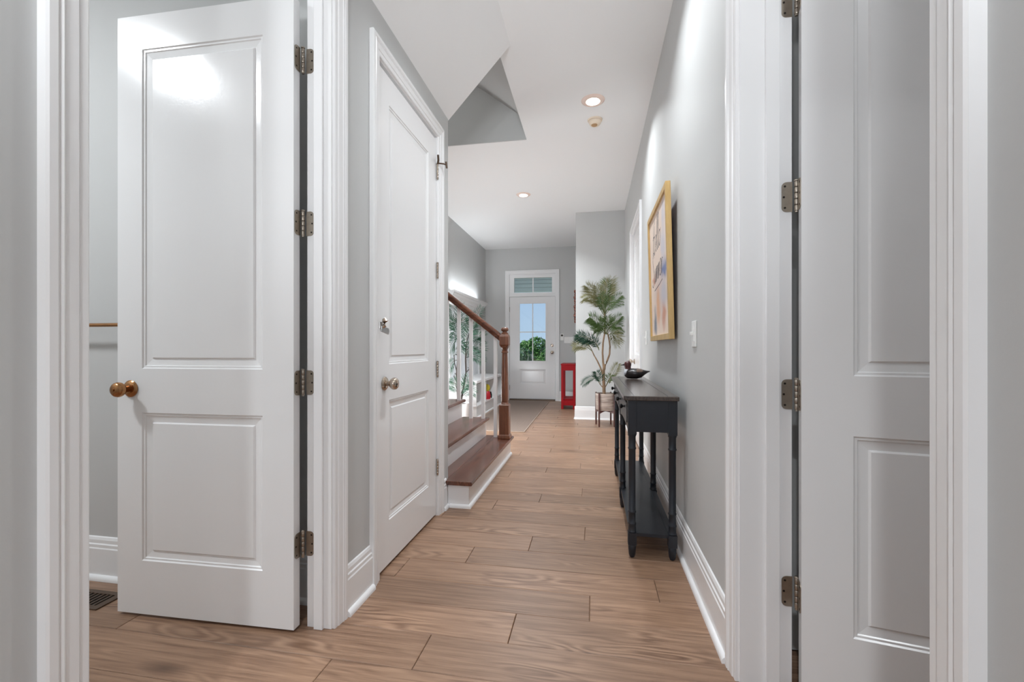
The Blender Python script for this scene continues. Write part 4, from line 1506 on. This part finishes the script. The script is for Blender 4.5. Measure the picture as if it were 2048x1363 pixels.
# added fill strip hidden on top of the crown, brightens the foyer end
ls = MB().box(BX0 + 0.09, BX0 + 0.13, BY0 + 0.1, BY1 - 0.1, 1.905, 1.918).build('fill_strip', 'white_plastic', hb_)
ld = bpy.data.lights.new('lamp', 'AREA')
ld.shape = 'RECTANGLE'
ld.size = 0.05
ld.size_y = BY1 - BY0 - 0.2
ld.energy = BENCH_FILL_W
ld.color = LAMP_COL
lo = bpy.data.objects.new('lamp', ld)
link(lo, hb_, Matrix.Translation((BX0 + 0.11, (BY0 + BY1) / 2, 1.925)) @ Matrix.Rotation(pi, 4, 'X'))

ty = thing('toy_figure', 'small red and yellow toy standing in a bench cubby', 'toy', (-1.76, 7.30, 0.186))
tx_, ty_ = -1.76, 7.32
MB().lathe([(0.0, 0.186), (0.055, 0.186), (0.065, 0.23), (0.05, 0.30), (0.028, 0.325), (0.0, 0.325)], c=(tx_, ty_, 0), seg=16).build('body', 'toy_red', ty, smooth=True)
MB().lathe([(0.0, 0.315), (0.03, 0.320), (0.048, 0.35), (0.050, 0.385), (0.035, 0.425), (0.0, 0.44)], c=(tx_, ty_, 0), seg=16).build('head', 'toy_yellow', ty, smooth=True)
MB().tube([(tx_ + 0.04, ty_ + 0.06, 0.30), (tx_ + 0.05, ty_ + 0.075, 0.25), (tx_ + 0.05, ty_ + 0.07, 0.20)], 0.018, 8).build('arm', 'black_iron', ty, smooth=True)

# red side table
rt = thing('red_side_table', 'tall red painted wooden side table beside the front door', 'side table', (-0.41, 7.9, 0))
QX0, QX1, QY0, QY1, QZ = -0.545, -0.288, 7.64, 8.22, 0.775
n = 3
MB().box(QX0, QX1, QY0, QY1, QZ - 0.020, QZ).build('top', 'red_paint', rt, bevel=0.003)
for xx in (QX0 + 0.008, QX1 - 0.048):
    for yy in (QY0 + 0.008, QY1 - 0.048):
        MB().box(xx, xx + 0.040, yy, yy + 0.040, 0, QZ - 0.020).build('leg', 'red_paint', rt, bevel=0.002)
for yy in (QY0 + 0.010, QY1 - 0.035):
    MB().box(QX0 + 0.048, QX1 - 0.048, yy, yy + 0.025, QZ - 0.115, QZ - 0.020).build('apron', 'red_paint', rt, bevel=0.002)
    MB().box(QX0 + 0.048, QX1 - 0.048, yy, yy + 0.025, 0.065, 0.155).build('lower_rail', 'red_paint', rt, bevel=0.002)
for xx in (QX0 + 0.012, QX1 - 0.037):
    MB().box(xx, xx + 0.025, QY0 + 0.048, QY1 - 0.048, QZ - 0.115, QZ - 0.020).build('apron', 'red_paint', rt, bevel=0.002)
    MB().box(xx, xx + 0.025, QY0 + 0.048, QY1 - 0.048, 0.065, 0.155).build('lower_rail', 'red_paint', rt, bevel=0.002)
for i in range(5):
    yy = QY0 + 0.05 + i * 0.098
    MB().box(QX0 + 0.012, QX1 - 0.012, yy, yy + 0.080, 0.155, 0.172).build('shelf_slat', 'red_paint', rt, bevel=0.002)

# carved wall hanging on the side of the return wall, seen edge-on
wh = thing('wall_hanging', 'brown carved wooden wall hanging seen edge-on by the front door', 'wall hanging', (XS - 0.02, 7.35, 1.44))
MB().box(XS - 0.016, XS - 0.001, 7.10, 7.60, 1.46, 1.98).build('panel', 'wall_hanging_wood', wh, bevel=0.003)
for i in range(11):
    z = 1.47 + i * 0.048
    k = MB().lathe([(0.0, 0.0), (0.022, 0.003), (0.028, 0.014), (0.02, 0.028 + 0.006 * (i % 3)), (0.0, 0.032 + 0.006 * (i % 3))], axis='x', seg=12)
    k.v = [(XS - 0.014 - p[0], p[1] + 7.18 + 0.03 * (i % 2), p[2] + z) for p in k.v]
    k.build('carved_knot', 'wall_hanging_wood', wh, smooth=True)

# =================================================================== PALMS
def frond(mb_leaf, mb_stem, base, tip, sag, width, n=28, side=None, bare=0.22):
    base, tip = Vector(base), Vector(tip)
    mid = (base + tip) / 2 + Vector((0, 0, sag))
    pts = []
    for k in range(n + 1):
        t = k / n
        pts.append((1 - t) ** 2 * base + 2 * t * (1 - t) * mid + t * t * tip)
    L_ = (tip - base).length
    mb_stem.tube(pts[::3] + ([pts[-1]] if n % 3 else []), [0.0045 * (1 - 0.75 * i / (len(pts[::3]))) for i in range(len(pts[::3]) + (1 if n % 3 else 0))], 5)
    for k in range(int(n * bare), n + 1):
        t = k / n
        d = (pts[min(k + 1, n)] - pts[max(k - 1, 0)]).normalized()
        s_ = d.cross(side if side is not None else Vector((0.15, -1, 0.25))).normalized()
        up_ = s_.cross(d).normalized()
        f = (t - bare) / (1 - bare)
        wl = width * (0.45 + 0.75 * math.sin(pi * min(1, f * 0.85 + 0.12)))
        for sg in (-1, 1):
            tdir = (s_ * sg * 0.80 + d * (0.55 + 0.45 * f) + up_ * random.uniform(-0.38, 0.38)).normalized()
            ln = wl * random.uniform(0.85, 1.1)
            p0 = pts[k]
            hw = 0.0022 + 0.0014 * random.random()
            wv = tdir.cross(up_).normalized() * hw
            p1 = p0 + tdir * ln * 0.45
            p2 = p0 + tdir * ln + Vector((0, 0, -0.10 * ln))
            k0 = len(mb_leaf.v)
            mb_leaf.v += [tuple(p0), tuple(p1 + wv), tuple(p2), tuple(p1 - wv)]
            mb_leaf.f += [(k0, k0 + 1, k0 + 2), (k0, k0 + 2, k0 + 3)]


PY = 6.13
pl = thing('potted_palm', 'tall artificial palm in a grey woodgrain pot by the hallway corner', 'potted palm', (0.160, PY, 0.215))
pcx, pcy = 0.160, PY
MB().lathe([(0.0, 0.215), (0.116, 0.215), (0.120, 0.222), (0.128, 0.430), (0.126, 0.438), (0.116, 0.438), (0.112, 0.400), (0.0, 0.400)],
           c=(pcx, pcy, 0), seg=40).build('pot', 'pot_grain', pl, smooth=True)
MB().lathe([(0.0, 0.395), (0.112, 0.395), (0.112, 0.412), (0.05, 0.420), (0.0, 0.422)], c=(pcx, pcy, 0), seg=24).build('soil', 'soil', pl, smooth=True)


def trunk(pts, r0, r1, parent, m='bark', Y=PY):
    pp = []
    n = len(pts)
    for i, (a_, b_) in enumerate(pts):
        pp.append(P(a_, b_, Y + 0.015 * math.sin(i * 1.7)))
    mb = MB().tube(pp, [r0 + (r1 - r0) * i / (n - 1) for i in range(n)], 10)
    return mb.build('trunk', m, parent, smooth=True)


trunk([(1208, 792), (1208, 775), (1207, 756), (1207, 742), (1209, 728)], 0.023, 0.019, pl)
trunk([(1206, 750), (1201, 735), (1195, 722), (1188, 710), (1183, 699)], 0.012, 0.006, pl)
trunk([(1208, 740), (1206, 722), (1205, 705), (1206, 685), (1210, 662), (1210, 640), (1209, 626)], 0.014, 0.009, pl)
trunk([(1209, 738), (1214, 722), (1219, 708), (1220, 692), (1218, 678), (1215, 665)], 0.014, 0.009, pl)
trunk([(1207, 776), (1200, 768), (1195, 758)], 0.007, 0.004, pl)
trunk([(1209, 776), (1216, 764), (1222, 752)], 0.007, 0.004, pl)
FR = [  # base px, tip px, sag, leaflet length, depth offset of the tip, material
    ((1209, 627), (1224, 556), 0.02, 0.16, -0.10, 'frond_olive'), ((1209, 627), (1213, 560), 0.05, 0.15, 0.15, 'frond_green'),
    ((1208, 627), (1173, 570), 0.10, 0.15, -0.06, 'frond_olive'), ((1208, 628), (1195, 574), 0.03, 0.15, -0.20, 'frond_olive'),
    ((1207, 630), (1168, 597), 0.17, 0.14, 0.04, 'frond_olive'), ((1210, 628), (1242, 590), 0.08, 0.11, -0.05, 'frond_green'),
    ((1210, 630), (1246, 606), 0.09, 0.07, 0.0, 'frond_green'), ((1209, 628), (1204, 588), 0.02, 0.13, -0.28, 'frond_green'),
    ((1209, 630), (1222, 592), 0.03, 0.12, -0.25, 'frond_green'),
    ((1212, 668), (1181, 636), 0.06, 0.15, -0.06, 'frond_green'), ((1214, 664), (1242, 632), 0.05, 0.11, -0.05, 'frond_green'),
    ((1214, 668), (1242, 653), 0.10, 0.10, 0.0, 'frond_green'), ((1213, 668), (1216, 634), 0.02, 0.13, -0.25, 'frond_green'),
    ((1213, 668), (1200, 644), 0.03, 0.14, -0.25, 'frond_green'), ((1216, 672), (1240, 684), 0.14, 0.12, -0.15, 'frond_olive'),
    ((1212, 668), (1229, 646), 0.05, 0.13, -0.26, 'frond_green'),
    ((1216, 672), (1246, 664), 0.09, 0.07, -0.05, 'frond_green'), ((1209, 668), (1192, 662), 0.07, 0.12, -0.2, 'frond_green'),
    ((1184, 700), (1156, 668), 0.07, 0.12, -0.05, 'frond_deep'), ((1198, 696), (1160, 672), 0.10, 0.12, -0.15, 'frond_deep'),
    ((1186, 704), (1147, 692), 0.10, 0.12, 0.0, 'frond_olive'), ((1198, 700), (1188, 678), 0.04, 0.11, -0.18, 'frond_deep'),
    ((1196, 758), (1165, 769), 0.09, 0.08, 0.0, 'frond_deep'), ((1199, 766), (1193, 744), 0.02, 0.10, -0.06, 'frond_deep'),
    ((1218, 766), (1236, 728), 0.02, 0.10, 0.0, 'frond_olive'), ((1219, 766), (1233, 762), 0.08, 0.10, -0.1, 'frond_green'),
    ((1202, 768), (1199, 752), 0.03, 0.10, -0.14, 'frond_deep'), ((1213, 770), (1222, 750), 0.03, 0.10, -0.16, 'frond_green'),
]
rj = random.Random(21)
for bpx, tpx, sag, wl, dy, m in list(FR[:22]):
    if tpx[0] > 1240:
        continue
    FR.append((bpx, (tpx[0] + rj.uniform(-7, 6), tpx[1] + rj.uniform(-3, 9)), sag + 0.02, wl * 0.95, dy + rj.uniform(-0.12, 0.10), m))
for bpx, tpx, sag, wl, dy, m in FR:
    lf_, st_ = MB(), MB()
    frond(lf_, st_, P(bpx[0], bpx[1], PY), P(tpx[0], tpx[1], PY + dy), sag, wl)
    st_.v, off = st_.v, len(st_.v)
    o = lf_.build('frond', m, pl, fix=False)
    st_.build('frond_stem', 'stem_green', o, smooth=True)

ps = thing('plant_stand', 'dark wooden four-legged plant stand under the palm pot', 'plant stand', (pcx, pcy, 0))
for q in range(4):
    an = q * pi / 2 + math.radians(56)
    x, y = pcx + 0.143 * math.cos(an), pcy + 0.143 * math.sin(an)
    MB().lathe([(0.0, 0.0), (0.009, 0.0), (0.0115, 0.02), (0.0115, 0.44), (0.009, 0.446), (0.0, 0.446)], c=(x, y, 0), seg=10).build('leg', 'stand_wood', ps, smooth=True)
for q in range(2):
    an = q * pi / 2 + math.radians(56)
    dx, dy = math.cos(an), math.sin(an)
    ux, uy = -dy * 0.011, dx * 0.011
    e = 0.140
    zlo = 0.190 if q == 0 else 0.1905
    n = 8
    pts = [(-e, 0.2145), (e, 0.2145)] + [(e - 2 * e * k / n, 0.176 + 0.020 * math.sin(pi * k / n)) for k in range(n + 1)]
    MB().prism(pts, lambda t, z: (pcx + dx * t + ux, pcy + dy * t + uy, z), lambda t, z: (pcx + dx * t - ux, pcy + dy * t - uy, z)).build('crossbar', 'stand_wood', ps)

# ---- second palm behind the stair railing
QY = 5.72
p2 = thing('foyer_palm', 'dark-stemmed green palm behind the stair balusters', 'potted palm', (-1.80, QY, 0))
qx = P(917, 800, QY)[0]
MB().lathe([(0.0, 0.0), (0.12, 0.0), (0.13, 0.02), (0.155, 0.30), (0.158, 0.315), (0.145, 0.315), (0.14, 0.28), (0.0, 0.28)], c=(qx, QY, 0), seg=32).build('pot', 'trim_white', p2, smooth=True)
MB().lathe([(0.0, 0.27), (0.14, 0.27), (0.14, 0.292), (0.0, 0.30)], c=(qx, QY, 0), seg=20).build('soil', 'soil', p2, smooth=True)


def trunk2(pts, r0, r1, dyy=0.0):
    n = len(pts)
    pp = [P(a_, b_, QY + dyy) for a_, b_ in pts]
    MB().tube(pp, [r0 + (r1 - r0) * i / (n - 1) for i in range(n)], 8).build('trunk', 'stem_dark', p2, smooth=True)


trunk2([(917, 822), (916, 780), (914, 750), (916, 720), (917, 690), (918, 660)], 0.020, 0.013)
trunk2([(918, 822), (926, 780), (932, 745), (931, 715), (932, 690)], 0.014, 0.009, 0.05)
trunk2([(914, 765), (908, 752), (910, 746), (913, 750)], 0.008, 0.006)
trunk2([(914, 745), (909, 725), (908, 710), (912, 708), (917, 712)], 0.007, 0.005)
trunk2([(932, 745), (938, 738), (936, 734)], 0.006, 0.005, 0.05)
for bpx, tpx, sag, wl, dy in [
    ((918, 664), (906, 612), 0.05, 0.20, 0.0), ((918, 668), (896, 640), 0.12, 0.18, 0.0), ((918, 670), (928, 620), 0.05, 0.18, -0.1),
    ((918, 680), (897, 700), 0.16, 0.16, -0.1), ((931, 690), (962, 615), 0.10, 0.12, 0.0), ((931, 690), (948, 640), 0.06, 0.16, -0.1),
    ((931, 694), (966, 672), 0.14, 0.14, 0.0), ((932, 700), (966, 700), 0.13, 0.15, -0.05), ((932, 700), (950, 715), 0.12, 0.16, -0.12),
    ((932, 715), (966, 722), 0.10, 0.12, 0.0), ((930, 700), (940, 660), 0.05, 0.17, -0.15), ((918, 690), (912, 640), 0.05, 0.17, -0.15),
    ((917, 690), (925, 700), 0.14, 0.14, -0.2), ((931, 720), (938, 690), 0.05, 0.16, -0.2), ((917, 660), (908, 676), 0.14, 0.14, -0.12),
    ((920, 790), (943, 762), 0.06, 0.12, 0.0), ((918, 790), (899, 768), 0.06, 0.12, 0.0), ((922, 792), (936, 752), 0.03, 0.12, -0.05),
    ((916, 790), (908, 758), 0.03, 0.12, -0.06), ((922, 795), (950, 785), 0.10, 0.11, -0.05), ((920, 792), (930, 768), 0.04, 0.12, -0.12),
    ((914, 720), (896, 740), 0.10, 0.12, 0.0)]:
    lf_, st_ = MB(), MB()
    frond(lf_, st_, P(bpx[0], bpx[1], QY), P(tpx[0], tpx[1], QY + dy), sag * 0.8, wl, n=22)
    o = lf_.build('frond', 'frond_deep', p2, fix=False)
    st_.build('frond_stem', 'stem_dark', o, smooth=True)

# =================================================================== BATHROOM GLIMPSE
tr_ = thing('towel_bar', 'thin bronze towel bar on the bathroom wall behind the left door', 'towel bar', (-2.0, 1.665, 1.15))
MB().tube([(-2.35, 1.600, 1.150), (-1.75, 1.600, 1.150)], 0.0085, 12).build('bar', 'bronze', tr_, smooth=True)
for x in (-2.34, -1.76):
    k = MB().lathe([(0.0, 0.0), (0.026, 0.0), (0.026, 0.006), (0.012, 0.012), (0.011, 0.060), (0.014, 0.074), (0.0, 0.076)], axis='y', seg=16)
    k.v = [(p[0] + x, 1.665 - p[1], p[2] + 1.150) for p in k.v]
    k.build('post', 'bronze', tr_, smooth=True)
fv = thing('floor_vent', 'bronze floor vent register in the bathroom floor behind the left door', 'floor vent', (-2.10, 1.51, 0))
vx0, vx1, vy0, vy1 = -2.30, -1.955, 1.452, 1.572
mb = MB()
mb.box(vx0, vx1, vy0, vy0 + 0.022, 0.0, 0.005).box(vx0, vx1, vy1 - 0.022, vy1, 0.0, 0.005)
mb.box(vx0, vx0 + 0.03, vy0 + 0.022, vy1 - 0.022, 0.0, 0.005).box(vx1 - 0.03, vx1, vy0 + 0.022, vy1 - 0.022, 0.0, 0.005)
mb.build('frame', 'vent_bronze', fv)
MB().box(vx0 + 0.03, vx1 - 0.03, vy0 + 0.022, vy1 - 0.022, 0.0, 0.0008).build('duct_shade', 'vent_shade', fv)  # thin dark sheet painted as the shade under the louvers
for i in range(13):
    x = vx0 + 0.042 + i * 0.021
    MB().box(x, x + 0.009, vy0 + 0.022, vy1 - 0.022, 0.0008, 0.004).build('louver', 'vent_bronze', fv)
# clip hung on the closet casing
cl = thing('metal_clip', 'small chrome clip hanging on the closet door edge above the knob', 'clip', (XL + 0.015, 1.882, 1.12))
cx0 = XL + 0.012
MB().box(cx0 - 0.008, cx0 + 0.003, 1.868, 1.900, 1.135, 1.168).build('mount_plate', 'chrome', cl, bevel=0.002)
MB().tube([(cx0 + 0.002, 1.888, 1.138), (cx0 + 0.012, 1.892, 1.150), (cx0 + 0.015, 1.894, 1.172), (cx0 + 0.010, 1.892, 1.184)], [0.007, 0.011, 0.014, 0.008], 10).build('loop', 'nickel', cl, smooth=True)
mb = MB().prism([(0, -0.012), (0.040, -0.026), (0.044, -0.010), (0.040, 0.004), (0.0, 0.014)], lambda a_, z: (cx0 + 0.004 + a_ * 0.62, 1.878 + a_ * 0.62, 1.136 + z), lambda a_, z: (cx0 + 0.004 + a_ * 0.62 - 0.010, 1.878 + a_ * 0.62 + 0.012, 1.136 + z))
mb.build('jaw', 'chrome', cl, bevel=0.002)

# =================================================================== OUTDOORS
GZ = -2.2
struct(MB().box(-60, 60, YF + 4.0, 120, GZ - 0.2, GZ), 'ground', 'grass_ground', 'green lawn far below the front porch')
struct(MB().box(-3.0, 1.4, YF + 0.15, YF + 3.0, -0.12, -0.01), 'porch_floor', 'porch_deck', 'grey porch floor outside the front door')
struct(MB().box(-3.0, 1.4, YF + 0.15, YF + 3.0, 2.92, 3.0), 'porch_ceiling', 'porch_board', 'pale porch ceiling outside the front door')
pb = thing('porch_beam', 'grey-green boarded porch beam seen through the transom', 'beam', (-0.8, YF + 2.8, 2.46))
for i in range(4):
    MB().box(-3.0, 1.4, YF + 2.70 - 0.006 * i * 0, YF + 2.90, 2.520 + 0.100 * i, 2.520 + 0.100 * i + 0.095).build('board', 'porch_board', pb, bevel=0.004)


def leafy(name, label, cat, centre, blobs, m, n_leaf, size, trunk_r=0.1, seed=1, group=None):
    rnd = random.Random(seed)
    x, y = centre
    t = thing(name, label, cat, (x, y, GZ), group=group)
    mb = MB()
    for (bx, by, bz, rx, ry, rz), share in blobs:
        for _ in range(int(n_leaf * share)):
            while True:
                a_ = Vector((rnd.uniform(-1, 1), rnd.uniform(-1, 1), rnd.uniform(-1, 1)))
                if 0.25 < a_.length < 1:
                    break
            a_ = a_.normalized() * (a_.length ** 0.4)
            p = Vector((x + bx + a_.x * rx, y + by + a_.y * ry, bz + a_.z * rz))
            d = Vector((rnd.uniform(-1, 1), rnd.uniform(-1, 1), rnd.uniform(-0.4, 1))).normalized()
            w_ = d.cross(Vector((rnd.uniform(-1, 1), rnd.uniform(-1, 1), rnd.uniform(-1, 1)))).normalized()
            s_ = size * rnd.uniform(0.7, 1.3)
            k0 = len(mb.v)
            mb.v += [tuple(p - d * s_), tuple(p + w_ * s_ * 0.35), tuple(p + d * s_), tuple(p - w_ * s_ * 0.35)]
            mb.f += [(k0, k0 + 1, k0 + 2), (k0, k0 + 2, k0 + 3)]
    cr_ = mb.build('crown', m, t, fix=False)
    top = max(b[0][2] for b in blobs)
    MB().tube([(x, y, GZ), (x + 0.05, y, (GZ + top) / 2), (x, y, top)], [trunk_r, trunk_r * 0.7, trunk_r * 0.3], 8).build('trunk', 'bark', t, smooth=True)
    return t


TD = 21.0
c0 = P(1068, 690, TD)
leafy('tree', 'round-topped green pine seen through the front door glass', 'tree', (c0[0], TD),
      [((0.15, 0, 1.15, 0.50, 0.5, 0.42), .16), ((-0.30, 0.1, 0.75, 0.5, 0.6, 0.6), .2), ((0.5, -0.1, 0.5, 0.6, 0.6, 0.6), .2), ((0, 0, -0.2, 1.0, 0.9, 0.9), .34), ((-0.45, 0, 1.0, 0.25, 0.25, 0.4), .06), ((0.75, 0, 0.85, 0.3, 0.3, 0.35), .04)], 'tree_leaf', 4200, 0.09, seed=3)
c1 = P(1046, 700, TD - 2.2)
leafy('tree', 'leafy green tree left of the round-topped pine outside', 'tree', (c1[0], TD - 2.2),
      [((0, 0, 0.55, 0.45, 0.5, 0.5), .35), ((-0.35, 0, 0.1, 0.6, 0.5, 0.6), .35), ((-0.1, 0, -0.5, 0.9, 0.6, 0.7), .3)], 'tree_leaf_dark', 2600, 0.09, seed=5)
c2 = P(1092, 700, TD + 2.2)
leafy('tree', 'leafy green tree right of the round-topped pine outside', 'tree', (c2[0], TD + 2.2),
      [((0.2, 0, 0.55, 0.5, 0.5, 0.45), .35), ((-0.25, 0, 0.2, 0.5, 0.5, 0.5), .35), ((0.1, 0, -0.5, 1.0, 0.6, 0.7), .3)], 'tree_leaf', 2600, 0.09, seed=8)
c3 = P(1050, 730, TD - 4)
leafy('shrub', 'brownish shrub below the trees, left of the front door glass centre', 'shrub', (c3[0], TD - 4),
      [((0, 0, 0.18, 0.6, 0.4, 0.32), .5), ((0.3, 0, -0.2, 0.8, 0.5, 0.5), .5)], 'shrub_leaf', 1300, 0.06, 0.04, seed=11)
c4 = P(1084, 730, TD - 5.4)
leafy('shrub', 'brownish shrub below the trees, right of the front door glass centre', 'shrub', (c4[0], TD - 5.4),
      [((0, 0, 0.20, 0.55, 0.4, 0.32), .5), ((-0.3, 0, -0.2, 0.8, 0.5, 0.5), .5)], 'shrub_leaf', 1300, 0.06, 0.04, seed=12)
